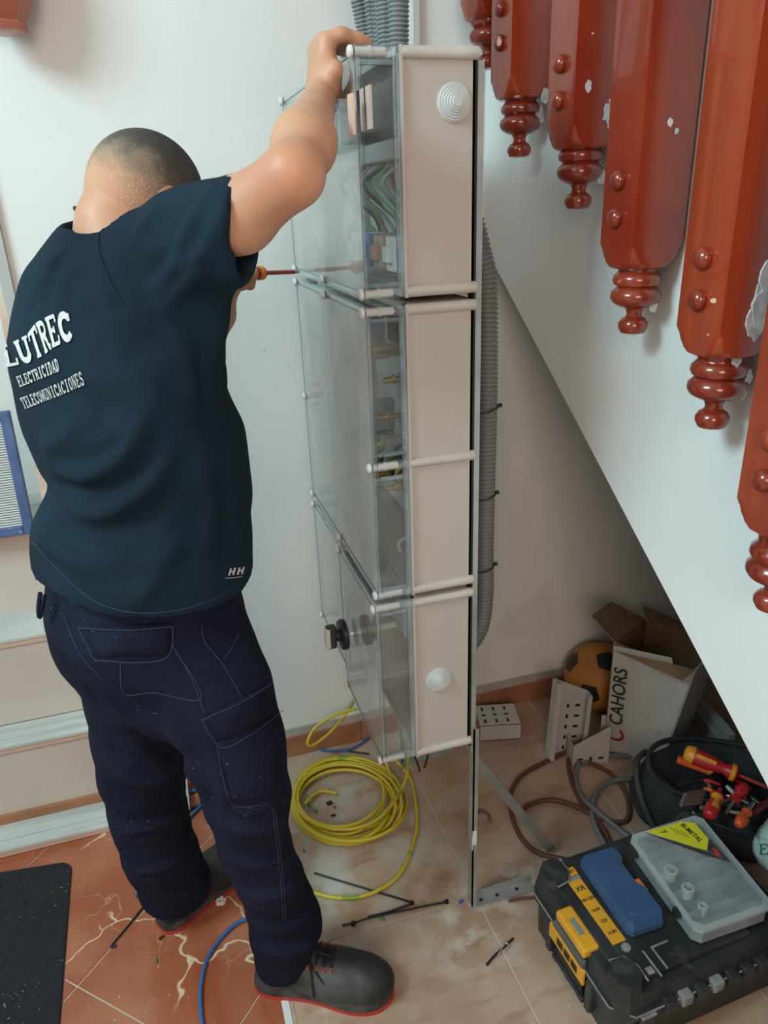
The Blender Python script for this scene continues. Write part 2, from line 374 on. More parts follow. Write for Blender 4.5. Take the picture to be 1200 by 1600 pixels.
def text_obj(name, body, size, M, m, parent=None, bold=0., align='CENTER', xs=1.):
    """flat print in the built-in typeface, placed by matrix M (x = reading direction, z = out of the surface)"""
    c = bpy.data.curves.new(name, 'FONT'); c.body = body; c.size = size; c.offset = bold; c.align_x = align; c.align_y = 'CENTER'; c.resolution_u = 3
    o = bpy.data.objects.new(name, c); COL.objects.link(o); bpy.context.view_layer.update()
    me = bpy.data.meshes.new_from_object(o.evaluated_get(bpy.context.evaluated_depsgraph_get())); bpy.data.objects.remove(o)
    me.transform(M@Matrix.Diagonal((xs, 1, 1, 1))); me.materials.clear(); me.materials.append(m); me.name = name
    o = bpy.data.objects.new(name, me); COL.objects.link(o)
    if parent: o.parent = parent
    return o
# ================================================================ SETTING
def struct(o, label=None): o['kind'] = 'structure'; return tag(o, label) if label else o
M_wall = mat('painted_plaster', (.80, .80, .785), .75, bump=.35, bscale=22, col2=(.765, .76, .74), scale=2.2)
layers(M_wall, [dict(tex='noise', scale=70, lo=.72, hi=.76, col=(.38, .35, .32), detail=2, mask=(3, .55, .7)),
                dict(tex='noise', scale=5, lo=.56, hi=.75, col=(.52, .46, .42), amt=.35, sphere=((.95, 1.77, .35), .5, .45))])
M_string = mat('stringer_paint', (.84, .85, .845), .6, bump=.5, bscale=14, col2=(.80, .81, .805), scale=3)
M_dark = mat('black_plastic', (.012, .012, .013), .45)
WY = 1.775
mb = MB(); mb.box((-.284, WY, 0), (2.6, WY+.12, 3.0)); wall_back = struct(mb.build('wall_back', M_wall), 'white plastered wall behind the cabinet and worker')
mb = MB(); mb.box((-2.0, WY+.55, 0), (-.284, WY+.67, 3.0)); struct(mb.build('wall_rear', M_wall), 'pale wall at the back of the stair recess')
mb = MB(); mb.box((-2.1, -2.6, 0), (-2.0, WY+.67, 3.0)); struct(mb.build('wall_left', M_wall), 'unseen wall left of the hall, added for reflections')  # unseen wall, put in as something pale for the clear fronts to reflect
mb = MB(); mb.box((2.5, .0, 0), (2.6, WY, 1.6)); struct(mb.build('wall_right', M_wall), 'wall closing the space under the stairs')
mb = MB(); mb.box((-2.1, -2.6, 3.0), (2.6, WY+.67, 3.1)); struct(mb.build('ceiling', M_wall), 'white ceiling')
M_mortar = mat('floor_grout', (.60, .53, .46), .85, bump=.3)
mb = MB(); mb.box((-2.1, -2.6, -.06), (2.6, WY+.67, -.0022)); floor = struct(mb.build('floor', M_mortar), 'tiled floor, veined red beside plain beige')
# tiles
M_red = mat('red_tile', (.33, .085, .036), .22, col2=(.43, .155, .08), scale=5, detail=6, coat=.2)
layers(M_red, [dict(tex='voronoi', scale=3.4, lo=.011, hi=.003, col=(.78, .60, .42), warp=.16, wscale=7, mask=(3, .42, .5), amt=.9),
               dict(tex='voronoi', scale=8, lo=.012, hi=.0, col=(.62, .38, .25), warp=.12, wscale=9, mask=(4, .5, .62), amt=.6),
               dict(tex='noise', scale=110, lo=.70, hi=.74, col=(.75, .70, .64), detail=2, mask=(5, .42, .6))])
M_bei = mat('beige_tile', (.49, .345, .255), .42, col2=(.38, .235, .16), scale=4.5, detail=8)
layers(M_bei, [dict(tex='noise', scale=9, lo=.55, hi=.7, col=(.27, .12, .06), stretch=(.8, 2.2, 1), detail=6, amt=.55),
               dict(tex='noise', scale=90, lo=.70, hi=.75, col=(.68, .62, .55), detail=2, mask=(5, .45, .6)),
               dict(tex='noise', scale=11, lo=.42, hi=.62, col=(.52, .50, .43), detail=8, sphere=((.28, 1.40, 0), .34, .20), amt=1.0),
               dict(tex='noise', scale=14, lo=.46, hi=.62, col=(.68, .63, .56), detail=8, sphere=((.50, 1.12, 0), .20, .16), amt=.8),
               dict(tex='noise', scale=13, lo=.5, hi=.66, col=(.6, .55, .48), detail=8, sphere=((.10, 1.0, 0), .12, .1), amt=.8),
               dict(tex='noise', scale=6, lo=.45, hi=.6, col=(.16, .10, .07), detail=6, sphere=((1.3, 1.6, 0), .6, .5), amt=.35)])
def clip(poly, p, n):
    out = []; m = len(poly)
    for i in range(m):
        a, b = np.array(poly[i]), np.array(poly[(i+1) % m]); da, db = (a-p)@n, (b-p)@n
        if da <= 0: out.append(tuple(a))
        if (da < 0) != (db < 0) and abs(da-db) > 1e-12: out.append(tuple(a+(b-a)*da/(da-db)))
    return out
def shrink(poly, g):
    c = np.mean(poly, 0); return [tuple(c+(np.array(p)-c)*(1-g/max(np.linalg.norm(np.array(p)-c), .02))) for p in poly]
def tile(poly, m, name='tile'):
    if len(poly) < 3: return
    P = np.array(poly); A = .5*abs(np.sum(P[:, 0]*np.roll(P[:, 1], -1)-np.roll(P[:, 0], -1)*P[:, 1]))
    if A < 4e-4: return
    mb = MB(); mb.prism(shrink(poly, .0022), -.012, -.0008); mb.prism(shrink(poly, .0022), -.0008, 0, taper=.996)
    mb.build(name, m, floor)
BX = .058
for i in range(-2, 5):
    for j in range(-3, 3):
        x0 = .523+.45*(i-2); y0 = 1.15+.45*(j-1)
        poly = [(x0, y0), (x0+.45, y0), (x0+.45, y0+.45), (x0, y0+.45)]
        poly = clip(poly, np.array([BX+.008, 0]), np.array([-1, 0])); poly = clip(poly, np.array([0, WY]), np.array([0, 1])) if poly else poly
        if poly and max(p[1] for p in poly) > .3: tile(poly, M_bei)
u1 = np.array([math.cos(math.radians(46.4)), math.sin(math.radians(46.4))]); u2 = np.array([-u1[1], u1[0]]); O = np.array([-.352, 1.222]); TS = .36
for i in range(-5, 6):
    for j in range(-6, 6):
        a = O+u1*TS*i+u2*TS*j; poly = [tuple(a), tuple(a+u1*TS), tuple(a+(u1+u2)*TS), tuple(a+u2*TS)]
        c = a+(u1+u2)*TS/2
        if c[0] < -1.1 or c[1] < .5 or c[0] > .4: continue
        poly = clip(poly, np.array([BX-.008, 0]), np.array([1, 0])); poly = clip(poly, np.array([0, WY]), np.array([0, 1])) if poly else poly
        if poly: tile(poly, M_red)
M_white = mat('white_paint', (.72, .71, .69), .4)
mb = MB(); mb.box((BX-.007, .3, -.01), (BX+.007, WY, .0005)); tag(mb.build('transition_strip', M_white, floor), 'white strip between the red and beige tiles')
# baseboard with separate tiles
M_base = mat('skirting_tile', (.40, .17, .085), .35, col2=(.30, .13, .07), scale=12, bump=.1)
M_basetop = mat('old_plaster_edge', (.42, .38, .33), .8, col2=(.5, .45, .4), scale=30)
mb = MB(); mb.box((.06, WY-.008, .07), (2.5, WY, .095)); bb = struct(mb.build('baseboard_back', M_basetop), 'terracotta skirting tiles with a grey plaster edge along the rear wall')
x = -.28
while x < 2.4:
    mb = MB(); mb.box((x+.0015, WY-.012, 0.001), (x+.3485, WY, .07), b=.0015); mb.build('tile', M_base, bb); x += .35
# trim at the recess
M_frame = mat('pinkish_frame', (.62, .45, .36), .6, col2=(.70, .58, .48), scale=14)
M_grey = mat('grey_frame', (.45, .47, .45), .5)
mb = MB(); mb.box((-.300, WY-.004, 0), (-.284, WY+.13, 2.6)); struct(mb.build('trim_1', M_frame), 'thin peach edge of the recess beside the blue grille')
mb = MB(); mb.box((-.284, WY-.012, .0), (-.262, WY, 2.6)); struct(mb.build('trim_2', M_grey), 'grey upright strip on the wall edge beside the worker')
# slim duct at the wall above the cabinet
mb = MB(); mb.box((.622, WY-.014, 1.5), (.640, WY, 2.7), b=.002); struct(mb.build('trim_3', mat('duct_white', (.6, .62, .62), .4)), 'slim pale cable duct going up the wall above the cabinet')
# ---------------------------------------------------------------- steps in the recess
M_tread = mat('grey_marble_tread', (.50, .52, .49), .4, col2=(.62, .63, .60), scale=5, bump=.1)
layers(M_tread, [dict(tex='noise', scale=3, lo=.5, hi=.62, col=(.36, .38, .36), stretch=(.6, 9, 1), rot=-.02, amt=.5, detail=5)])
M_riser = mat('beige_riser', (.60, .52, .46), .6, col2=(.56, .47, .41), scale=5)
M_pink = mat('pink_nosing', (.62, .42, .34), .5)
st = tag(bpy.data.objects.new('staircase_left', None), 'pale grooved marble steps with beige risers left of the worker'); COL.objects.link(st); st['kind'] = 'structure'
# front edges / heights measured on the photo: (front y, top z, x right end, back y)
ST = [(1.641, .026, -.09, 1.745), (1.738, .262, -.10, 1.830), (1.826, .515, -.10, 1.975), (1.965, .743, -.10, 2.25)]
for k, (yf, zt, xr, yb) in enumerate(ST):
    xr = -.09 if k == 0 else -.301
    z0 = ST[k-1][1] if k else 0
    if k: mb = MB(); mb.box((-1.9, yf+.004, z0), (xr, yb+.3, zt-.026)); mb.build('riser', M_riser, st)
    mb = MB(); mb.box((-1.9, yf, zt-.026 if k else 0.001), (xr, yf+.012, zt-.007 if k else zt-.012), b=.002); mb.build('nosing', M_pink, st)
    mb = MB()
    yy = yf-.002; n = 3; w = (min(yb, 2.3)-yy)/n
    mb.box((-1.9, yy, zt-.010), (xr, yb, zt-.003))
    for q in range(n): mb.box((-1.9, yy+q*w+.0015, zt-.006), (xr, yy+(q+1)*w-.0015, zt), b=.0015)
    mb.build('tread', M_tread, st)
mb = MB(); mb.box((-1.9, 1.730, .027), (-.31, 1.742, .050)); mb.build('skirting', M_base, st)
# ---------------------------------------------------------------- stair flight on the right
sx = .80
a = W(760, 390, x=sx); b = W(1200, 1230, x=sx); sl = (b[2]-a[2])/(b[1]-a[1])
def soff(y): return a[2]+(y-a[1])*sl
mb = MB(); th = .95
V = [(-.2, soff(-.2)), (WY, soff(WY)), (WY, 3.0), (.9, 3.0), (-.2, soff(-.2)+th)]
Vv = [(sx, y, z) for y, z in V]+[(sx+.10, y, z) for y, z in V]; n = len(V)
mb.add(Vv, [tuple(range(n)), tuple(range(n, 2*n))[::-1]]+[(i, n+i, n+(i+1) % n, (i+1) % n) for i in range(n)])
struct(mb.build('wall_stringer', M_string), 'white plastered side of the rising stair flight, raking lower edge')
mb = MB(); V = [(-.2, soff(-.2)), (WY, soff(WY)), (WY, soff(WY)+.16), (-.2, soff(-.2)+.16)]
Vv = [(sx+.10, y, z) for y, z in V]+[(2.5, y, z) for y, z in V]; n = 4
mb.add(Vv, [tuple(range(n)), tuple(range(n, 2*n))[::-1]]+[(i, n+i, n+(i+1) % n, (i+1) % n) for i in range(n)])
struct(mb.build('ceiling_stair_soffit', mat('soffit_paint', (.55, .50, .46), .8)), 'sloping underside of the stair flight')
# ---------------------------------------------------------------- balusters
M_wood = mat('varnished_red_wood', (.24, .022, .008), .22, col2=(.34, .045, .012), scale=3, detail=5, coat=.45, bump=.05, bscale=30)
layers(M_wood, [dict(tex='noise', scale=5, lo=.45, hi=.65, col=(.24, .03, .012), stretch=(6, 6, .6), amt=.6),
                dict(tex='noise', scale=34, lo=.755, hi=.76, col=(.80, .60, .42), detail=1, mask=(6, .5, .55), amt=.9)])
M_wood2 = mat('varnished_red_wood_worn', (.30, .034, .010), .25, col2=(.44, .075, .018), scale=3, detail=5, coat=.35)
M_knob = mat('dark_red_wood', (.20, .022, .010), .2, col2=(.28, .04, .015), scale=8, coat=.5)
layers(M_knob, [dict(tex='noise', scale=42, lo=.66, hi=.67, col=(.7, .55, .42), detail=1, mask=(9, .55, .6))])
M_cream = mat('raw_cream_wood', (.58, .50, .34), .7, col2=(.48, .40, .26), scale=12)
M_chip = mat('white_filler', (.70, .67, .66), .8, col2=(.45, .40, .42), scale=60)
BF = .705; BW = .088
BAL = [((748, 5), (746, 26), 103, (750,)), ((808, 100), (797, 152), 246, (820,)), ((893, 150), (893, 232), 327, (903,)), ((985, 400), (985, 424), 521, (987,)), ((1120, 540), (1119, 566), 668, (1108,)), ((1222, 700), (1224, 858), 948, (1218,))]
descr = ['farthest red baluster, its finial above the cabinet corner', 'second red baluster from the cabinet, white filler on its collar', 'third red baluster, white smears on its near face', 'fourth red baluster, small white chips on its broad near face', 'fifth red baluster with a large white plaster patch', 'nearest red baluster, cut off by the right edge of the photo']
for k, (r0, r1, fb, _) in enumerate(BAL):
    p1 = W(*r1, x=BF); y0 = p1[1]; zb = p1[2]; s = BW/2
    cx, cy = BF+s, y0+s
    d = CR*(_[0][0]-600 if isinstance(_[0], tuple) else _[0]-600)/FPX+CU*(800-fb)/FPX+CF
    t = (cy-0)/d[1]; zf = CAM[2]+d[2]*t; h = zb-zf; h = min(max(h, .085), .13)
    root = empty('baluster', (cx, cy, zb), descr[k], 'baluster', 'turned balusters fixed to the stair side')
    q = [(0.0001, -h), (.012, -h), (.019, -h+.002), (.0235, -h+.010), (.0235, -h+.017), (.019, -h+.024), (.0125, -h+.028), (.012, -h+.034), (.015, -h+.040),
         (.026, -h+.044), (.036, -h+.050), (.040, -h+.058), (.039, -h+.066), (.032, -h+.073), (.030, -h+.075), (.036, -h+.078), (.0385, -h+.084), (.037, -h+.091), (.032, -h+.096), (.030, -h+.099)]
    q += [(.030, min(-.002, -h+.1)), (.031, 0)]
    mb = MB(); mb.lathe(q, 32, Matrix.Translation((cx, cy, zb))); f = mb.build('finial', M_knob, None, 40)
    prof = [(.030, -.001), (.040, .0), (.0455, .003), (.050, .009), (.0545, .018), (.0585, .028), (.0625, .036), (.0625, 2.75-zb)]
    mb = MB(); mb.lathe(prof, 64, Matrix.Translation((cx, cy, zb)), sq=s); body = mb.build('post', M_wood, None, 25)
    kids = [f, body]
    for dz in (.075, .128) if k != 1 else (.095, .150):
        if k == 0: dz += .03
        mb = MB(); mb.lathe([(.013, 0), (.0145, .003), (.014, .008), (.011, .012), (.006, .0145), (.0005, .0155)], 20, frame((BF+.0005, cy+.002, zb+dz), (0, 1, 0), z=(-1, 0, 0)))
        kids.append(mb.build('bolt_cap', M_knob, None, 60))
    if k in (2, 3, 4, 5):
        mb = MB(); mb.box((BF+BW-.002, cy-.02, zb+.085), (sx+.002, cy+.02, zb+.165), b=.003); o = mb.build('spacer_block', M_cream); o['label'] = 'raw cream wooden spacer'; kids.append(o)
    # filler patches on the near face
    pat = {0: [(.020, -.075, .012)], 1: [(.030, -.03, .014), (.028, .002, .012)], 2: [(.022, .05, .014), (-.02, .09, .007), (.030, .03, .012), (.028, -.045, .01)], 3: [(.014, -.055, .011), (.0, .20, .005), (.012, .19, .004)], 4: [(.014, .075, .024), (.008, .045, .018), (.022, .10, .022), (.016, .058, .022), (-.005, -.002, .008), (.028, -.030, .008), (.028, -.055, .008)], 5: []}[k]
    for ip_, (px_, pz, rr) in enumerate(pat):
        mb = MB(); pl = []
        for q_ in range(14):
            r_ = rr*(.65+.5*random.random()); pl.append((r_*math.cos(q_/14*2*PI)*.8, r_*math.sin(q_/14*2*PI)*1.25))
        yy = y0-.0006 if pz > .0 else cy-math.sqrt(max(.037**2-px_**2, 1e-5))*(.92 if pz > -.05 else .7)-.002
        if k == 0: yy = cy-.022
        mb.prism(pl, -.0012, .0012+.0005*ip_, frame((cx+px_, yy, zb+pz), (1, 0, 0), z=(0, -1, 0))); o = mb.build('filler_patch', M_chip); o['label'] = 'chipped white filler patch'; kids.append(o)
    place_children(root, kids)
# carved wooden piece at the upper left, fixed to the back wall
root = empty('wood_bracket', (-.20, WY-.06, 1.80), 'red wooden carved bracket end on the wall, top left', 'bracket')
c = W(2, 20, y=1.68)
mb = MB(); zz = W(20, 44, y=1.66)[2]
prof = [(.035, zz), (.041, zz+.002), (.043, zz+.012), (.041, zz+.016), (.044, zz+.022), (.055, zz+.045), (.062, zz+.075), (.060, zz+.30)]
mb.lathe(prof, 8, Matrix.Translation((c[0]-.005, WY-.07, 0))); o1 = mb.build('bracket_foot', mat('pink_red_wood', (.40, .10, .06), .35, col2=(.48, .14, .08), scale=6, coat=.3), None, 20)
mb = MB(); mb.box((c[0]-.035, WY-.03, zz+.03), (c[0]+.025, WY, zz+.30)); o2 = mb.build('wall_plate', M_knob); place_children(root, [o1, o2])
# ================================================================ CABINET
M_grp = mat('beige_grey_housing', (.49, .435, .395), .5, col2=(.46, .41, .37), scale=2, bump=.05)
M_inner = mat('pale_grey_interior', (.58, .66, .66), .6)
M_clear = clear('clear_cover', (.97, .99, .99), base=.03, scratch=.10, hazecol=(.75, .82, .82))
M_front = clear('front_pane_reflection_haze', (.93, .95, .94), rough=.05, base=.30, scratch=.35, hazecol=(.70, .62, .55))  # warm diffuse haze in the colour stands in for reflected room light
M_edge = mat('painted_refraction', (.10, .13, .17), .15, spec=1.0)  # dark glossy colour painted in for refraction along the clear cover edges
M_clear2 = clear('clear_flange', (.93, .97, .98), rough=.10, base=.10, scratch=.2, hazecol=(.62, .70, .74))
M_zinc = mat('galvanised_steel', (.42, .45, .45), .42, .75, col2=(.55, .58, .58), scale=12)
M_bolt = mat('white_bolt', (.66, .64, .60), .4)
XF, XB0, XB1 = .315, .382, .493
YN, YFAR = 1.130, 1.672
ZT = dict(A=(1.357, 1.692), B=(.838, 1.347), C=(.470, .828))
def cab_module(name, y0, y1, z0, z1, label, xf=XF, mid=None, near=True):
    root = empty(name, ((XB0+XB1)/2, (y0+y1)/2, z0), label, 'enclosure', 'clear fronted enclosures of the cabinet column'); kids = []
    r = .0085; t = .004
    mb = MB()
    mb.box((XB0, y0, z0+r), (XB1, y0+t, z1-r)); mb.box((XB0, y1-t, z0+r), (XB1, y1, z1-r))
    mb.box((XB1-t, y0, z0), (XB1, y1, z1)); mb.box((XB0, y0+t, z0), (XB1, y1-t, z0+t)); mb.box((XB0, y0+t, z1-t), (XB1, y1-t, z1))
    if mid: mb.box((XB0, y0-.0005, mid-.002), (XB1, y0+t, mid+.002))
    kids.append(mb.build('housing', M_grp))
    zs = [z0+r, z1-r]+([mid] if mid else [])
    for z in zs:
        for yy in (y0, y1):
            mb = MB(); mb.tube([(XB0-.002, yy, z), (XB0+.002, yy, z), (XB1-.02, yy, z), (XB1-.019, yy, z), (XB1+.003, yy, z)], [r*.9, r, r, r*1.08, r*1.02], 16); kids.append(mb.build('edge_rail', M_grp, None, 40))
    mb = MB(); mb.box((XB0-.004, y0-.006, z0), (XB0, y0+.010, z1)); mb.box((XB0-.004, y1-.01, z0), (XB0, y1+.004, z1)); mb.box((XB0-.004, y0, z0), (XB0, y1, z0+.010)); mb.box((XB0-.004, y0, z1-.01), (XB0, y1, z1)); kids.append(mb.build('rim', M_grp))
    o = MB(); o.box((XB1-.010, y0+.012, z0+.012), (XB1-.006, y1-.012, z1-.012)); kids.append(o.build('mounting_plate', M_inner))
    # clear cover: tray of five thin sheets + flange frame
    parts = [(z0, z1)] if not mid else [(mid, z1), (z0, mid)]
    mb = MB(); c = .0025
    fp = MB(); fp.box((xf, y0, z0+.004), (xf+c, y1, z1-.004)); kids.append(fp.build('front_pane', M_front))
    for a_, b_ in parts:
        mb.box((xf+c, y0, a_+.018), (XB0-.004, y0+c, b_-.018)); mb.box((xf+c, y1-c, a_+.018), (XB0-.004, y1, b_-.018))
    mb.box((xf+c, y0+c, z0+.012), (XB0-.004, y1-c, z0+.012+c)); mb.box((xf+c, y0+c, z1-.012-c), (XB0-.004, y1-c, z1-.012)); cv = mb.build('clear_cover', M_clear); kids.append(cv)
    mb = MB()
    for yy in (y0-.004, y1-.002):
        mb.box((XB0-.014, yy, z0+.002), (XB0-.0045, yy+.007, z1-.002), b=.0015)
        mb.box((xf-.001, yy+.002, z0+.012), (xf+.006, yy+.006, z1-.012), b=.0012)
        for a_, b_ in parts:
            mb.box((xf+.004, yy, a_+.018), (XB0-.012, yy+.006, a_+.024), b=.0012); mb.box((xf+.004, yy, b_-.024), (XB0-.012, yy+.006, b_-.018), b=.0012)
    mb.box((xf-.001, y0, z0-.001), (xf+.006, y1, z0+.010), b=.002); mb.box((xf-.001, y0, z1-.010), (xf+.006, y1, z1+.001), b=.002)
    fl = mb.build('cover_flange', M_clear2); kids.append(fl)
    mb = MB(); e_ = .0011
    for yy in (y0-.0045, y1+.003):
        for xx in (xf-.0012, xf+.0066, XB0-.0155): mb.box((xx, yy, z0+.014), (xx+e_, yy+e_, z1-.014))
        for a_, b_ in parts:
            for zz in (a_+.0245, b_-.025): mb.box((xf+.006, yy, zz), (XB0-.014, yy+e_, zz+e_))
    for zz in (z0+.0105, z1-.0115): mb.box((xf-.0015, y0, zz), (xf-.0004, y1, zz+e_))
    kids.append(mb.build('refraction_lines', M_edge))
    for z in zs:
        for yy in (y0+.002, y1-.002) + (((y0+y1)/2,) if z != mid and y1-y0 > .4 else ()):
            mb = MB(); mb.tube([(xf-.009, yy, z), (xf-.007, yy, z), (xf-.003, yy, z), (xf-.002, yy, z)], [.006, .0082, .0082, .0065], 16)
            bo = mb.build('bolt', M_bolt, None, 50); kids.append(bo)
            mb = MB(); mb.tube([(xf, yy, z), (xf+.044, yy, z)], .0062, 14); mb.tube([(xf+.020, yy, z), (xf+.024, yy, z)], .0075, 14); kids.append(mb.build('bolt_sleeve', mat('bolt_sleeve', (.60, .53, .48), .3)))
            mb = MB(); mb.tube([(xf-.002, yy, z), (XB0-.003, yy, z)], .0088, 16, cap=False); kids.append(mb.build('clear_boss', M_clear2, None, 50))
    return root, kids
# knockout discs on the side (stepped rubber grommets)
M_grom = mat('pale_grommet', (.54, .56, .56), .5)
def grommet(px, py, kids):
    c = W(px, py, y=YN); mb = MB(); pr_ = [(.026, -.001), (.026, .0025)]
    for i in range(6):
        r0 = .0245-i*.0034; z_ = .003+i*.0022; pr_ += [(r0, z_), (r0-.0008, z_+.0022), (r0-.0030, z_+.0018)]
    pr_ += [(.0001, pr_[-1][1]+.001)]
    mb.lathe(pr_, 32, frame(c, (1, 0, 0), z=(0, -1, 0))); kids.append(mb.build('grommet', M_grom, None, 25))
rA, kA = cab_module('meter_cabinet', YN, YFAR, *ZT['A'], 'top clear fronted enclosure, held by the worker, with hinged window')
grommet(709, 160, kA)
# hinged inspection window
pw = W(557, 185, x=XF-.006)
mb = MB(); wy0, wy1, wz0, wz1 = 1.085+.06, 1.50, W(560, 225, x=XF)[2], W(560, 150, x=XF)[2]
wz1 = max(wz1, wz0+.05)
mb.box((XF-.022, wy0, wz1-.006), (XF, wy1, wz1)); mb.box((XF-.022, wy0, wz0), (XF, wy1, wz0+.006)); mb.box((XF-.022, wy0, wz0), (XF, wy0+.005, wz1)); mb.box((XF-.022, wy1-.005, wz0), (XF, wy1, wz1)); mb.box((XF-.024, wy0+.012, wz0-.004), (XF-.021, wy1-.05, wz1+.004), b=.001)
kA.append(mb.build('inspection_window', M_clear2))
ya_, yb_ = W(546, 180, x=XF-.026)[1], W(553, 180, x=XF-.026)[1]; mb = MB(); mb.box((XF-.028, min(ya_, yb_), wz0+.006), (XF-.0245, max(ya_, yb_), wz1-.004)); o = mb.build('latch', mat('peach_latch', (.72, .50, .40), .5)); o['label'] = 'peach coloured latch strip'; kA.append(o)
for pa, pb, m_ in ((560, 563, M_dark), (564, 570, mat('pink_strip', (.50, .40, .36), .5)), (571, 573, M_dark), (573, 580, mat('pink_strip', (.50, .40, .36), .5))):
    ya_, yb_ = W(pa, 180, x=XF-.006)[1], W(pb, 180, x=XF-.006)[1]; mb = MB(); mb.box((XF-.007, min(ya_, yb_), wz0+.012), (XF-.004, max(ya_, yb_), wz1+.004)); kA.append(mb.build('edge_and_gap_strip', m_))  # the dark strips paint the shaded gaps between the window's pinkish edges
# contents
cols = dict(green=(.10, .30, .08), yellow=(.62, .58, .05), blue=(.06, .20, .45), grey=(.25, .27, .28), black=(.02, .02, .022), brown=(.22, .10, .05), brass=(.55, .38, .12))
CM = {k: mat('wire_'+k, v, .4, metal=1. if k == 'brass' else 0) for k, v in cols.items()}
def wire(pts, col, r=.003, name='wire'): mb = MB(); mb.tube(spline(pts, 6), r, 8); return mb.build(name, CM[col], None, 60)
xm = .45
o = MB(); o.box((.40, 1.16, 1.555), (.47, 1.62, 1.585), b=.003); ob = o.build('cable_tray', mat('tray_grey', (.40, .44, .46), .5)); kA.append(ob)
o = MB(); o.box((.39, 1.20, 1.60), (.48, 1.60, 1.665), b=.004); ob = o.build('dark_breaker', mat('breaker_dark', (.05, .07, .05), .5)); kA.append(ob)
for i in range(14):
    y = 1.16+.03*i+rng.uniform(-.01, .01); c_ = ['green', 'grey', 'grey', 'brown', 'green', 'black'][i % 6]
    kA.append(wire([(xm, y, 1.60), (xm-.04, y+.01, 1.55), (xm-.05-.01*(i % 3), y+rng.uniform(-.03, .03), 1.52), (xm-.02, y+rng.uniform(-.04, .04), 1.47), (xm, y, 1.44)], c_, .0035))
for i in range(7): kA.append(wire([(.40+.004*i, 1.150+.003*i, 1.502), (.40+.004*i, 1.150+.002*i, 1.46), (.402+.004*i, 1.151+.003*i, 1.425)], 'yellow', .0028))
for i in range(6):
    o = MB(); y = 1.15+.075*i; o.box((.395, y, 1.385), (.46, y+.05, 1.44), b=.003); o.box((.385, y+.012, 1.40), (.395, y+.038, 1.425), b=.002)
    ob = o.build('terminal', [mat('terminal_blue', (.05, .16, .36), .4), mat('terminal_white', (.6, .62, .62), .4), mat('terminal_brown', (.34, .22, .16), .5)][i % 3]); kA.append(ob)
place_children(rA, kA)
rB, kB = cab_module('meter_cabinet', YN, YFAR, *ZT['B'], 'tall middle clear fronted enclosure with brass studs inside', mid=1.087)
for y, z in ((1.20, 1.215), (1.30, 1.25), (1.42, 1.215), (1.52, 1.19), (1.24, 1.14), (1.20, 1.02), (1.33, 1.00), (1.5, 1.03)):
    o = MB(); o.tube([(.36, y, z), (.47, y, z)], .0055, 10); o.tube([(.375, y, z), (.380, y, z)], .009, 6); kB.append(o.build('brass_stud', CM['brass'], None, 40))
    o = MB(); o.box((.40, y-.014, z+.008), (.47, y+.014, z+.075), b=.003); kB.append(o.build('fuse_holder', mat('fuse_grey', (.26, .28, .28), .4)))
for y in (1.16, 1.155): o = MB(); o.box((.38, y, 1.275), (.47, y+.08, 1.325), b=.004); kB.append(o.build('green_cover', mat('green_cover', (.12, .38, .14), .5)) )
for i in range(9): kB.append(wire([(.44, 1.16+.02*i, 1.08), (.40, 1.17+.03*i, 1.03), (.42, 1.2+.035*i, .985), (.45, 1.2+.04*i, .94)], ['green', 'black', 'brown', 'yellow', 'black'][i % 5], .004))
kB.append(wire([(.44, 1.15, .935), (.40, 1.16, .94), (.37, 1.17, .925), (.37, 1.16, .91)], 'grey', .004))
place_children(rB, kB)
rC, kC = cab_module('meter_cabinet', YN, 1.398, *ZT['C'], 'bottom near clear fronted enclosure with the black rotary switch', xf=XF-.006)
grommet(685, 1061, kC)
o = MB(); o.box((.40, 1.17, .68), (.475, 1.33, .79), b=.004); o.box((.385, 1.20, .70), (.40, 1.30, .77), b=.003); kC.append(o.build('switch_body', mat('switch_beige', (.45, .47, .45), .5)))
for i in range(5): kC.append(wire([(.43, 1.17+.02*i, .69), (.41, 1.16+.02*i, .655), (.43, 1.18+.02*i, .63)], ['yellow', 'black', 'brown', 'grey', 'yellow'][i], .004))
# rotary switch
sc = W(553, 988, x=XF-.008); Mx = frame((XF-.006, sc[1], sc[2]), (0, 1, 0), z=(-1, 0, 0))
mb = MB(); mb.lathe([(.020, 0), (.030, .001), (.030, .014), (.028, .018), (.020, .020)], 28, Mx); kC.append(mb.build('clear_bezel', M_clear2, None, 40))
mb = MB(); mb.lathe([(.030, .0185), (.032, .020), (.032, .029), (.029, .033), (.012, .034), (.012, .042), (.0001, .043)], 28, Mx); kn = mb.build('rotary_switch', M_dark, None, 35); kn['label'] = 'black rotary disconnect switch'; kC.append(kn)
Mh = Mx@Matrix.Rotation(math.radians(88), 4, 'Z')
mb = MB(); mb.box((-.026, -.009, .040), (.026, .009, .062), Mh, b=.004); hd = mb.build('switch_handle', mat('handle_dark', (.03, .03, .032), .35)); hd.parent = kn
mb = MB(); mb.box((-.024, -.0095, .052), (.024, .0095, .0635), Mh, b=.003); hw = mb.build('handle_cap', M_bolt); hw.parent = kn
mb = MB(); mb.tube([(XF, sc[1], sc[2]), (.40, sc[1]+.0, sc[2])], .008, 12); kC.append(mb.build('switch_shaft', M_bolt, None, 40))
place_children(rC, kC)
rD, kD = cab_module('meter_cabinet', 1.405, YFAR, .50, ZT['C'][1], 'bottom far clear fronted enclosure beside the wall')
place_children(rD, kD)
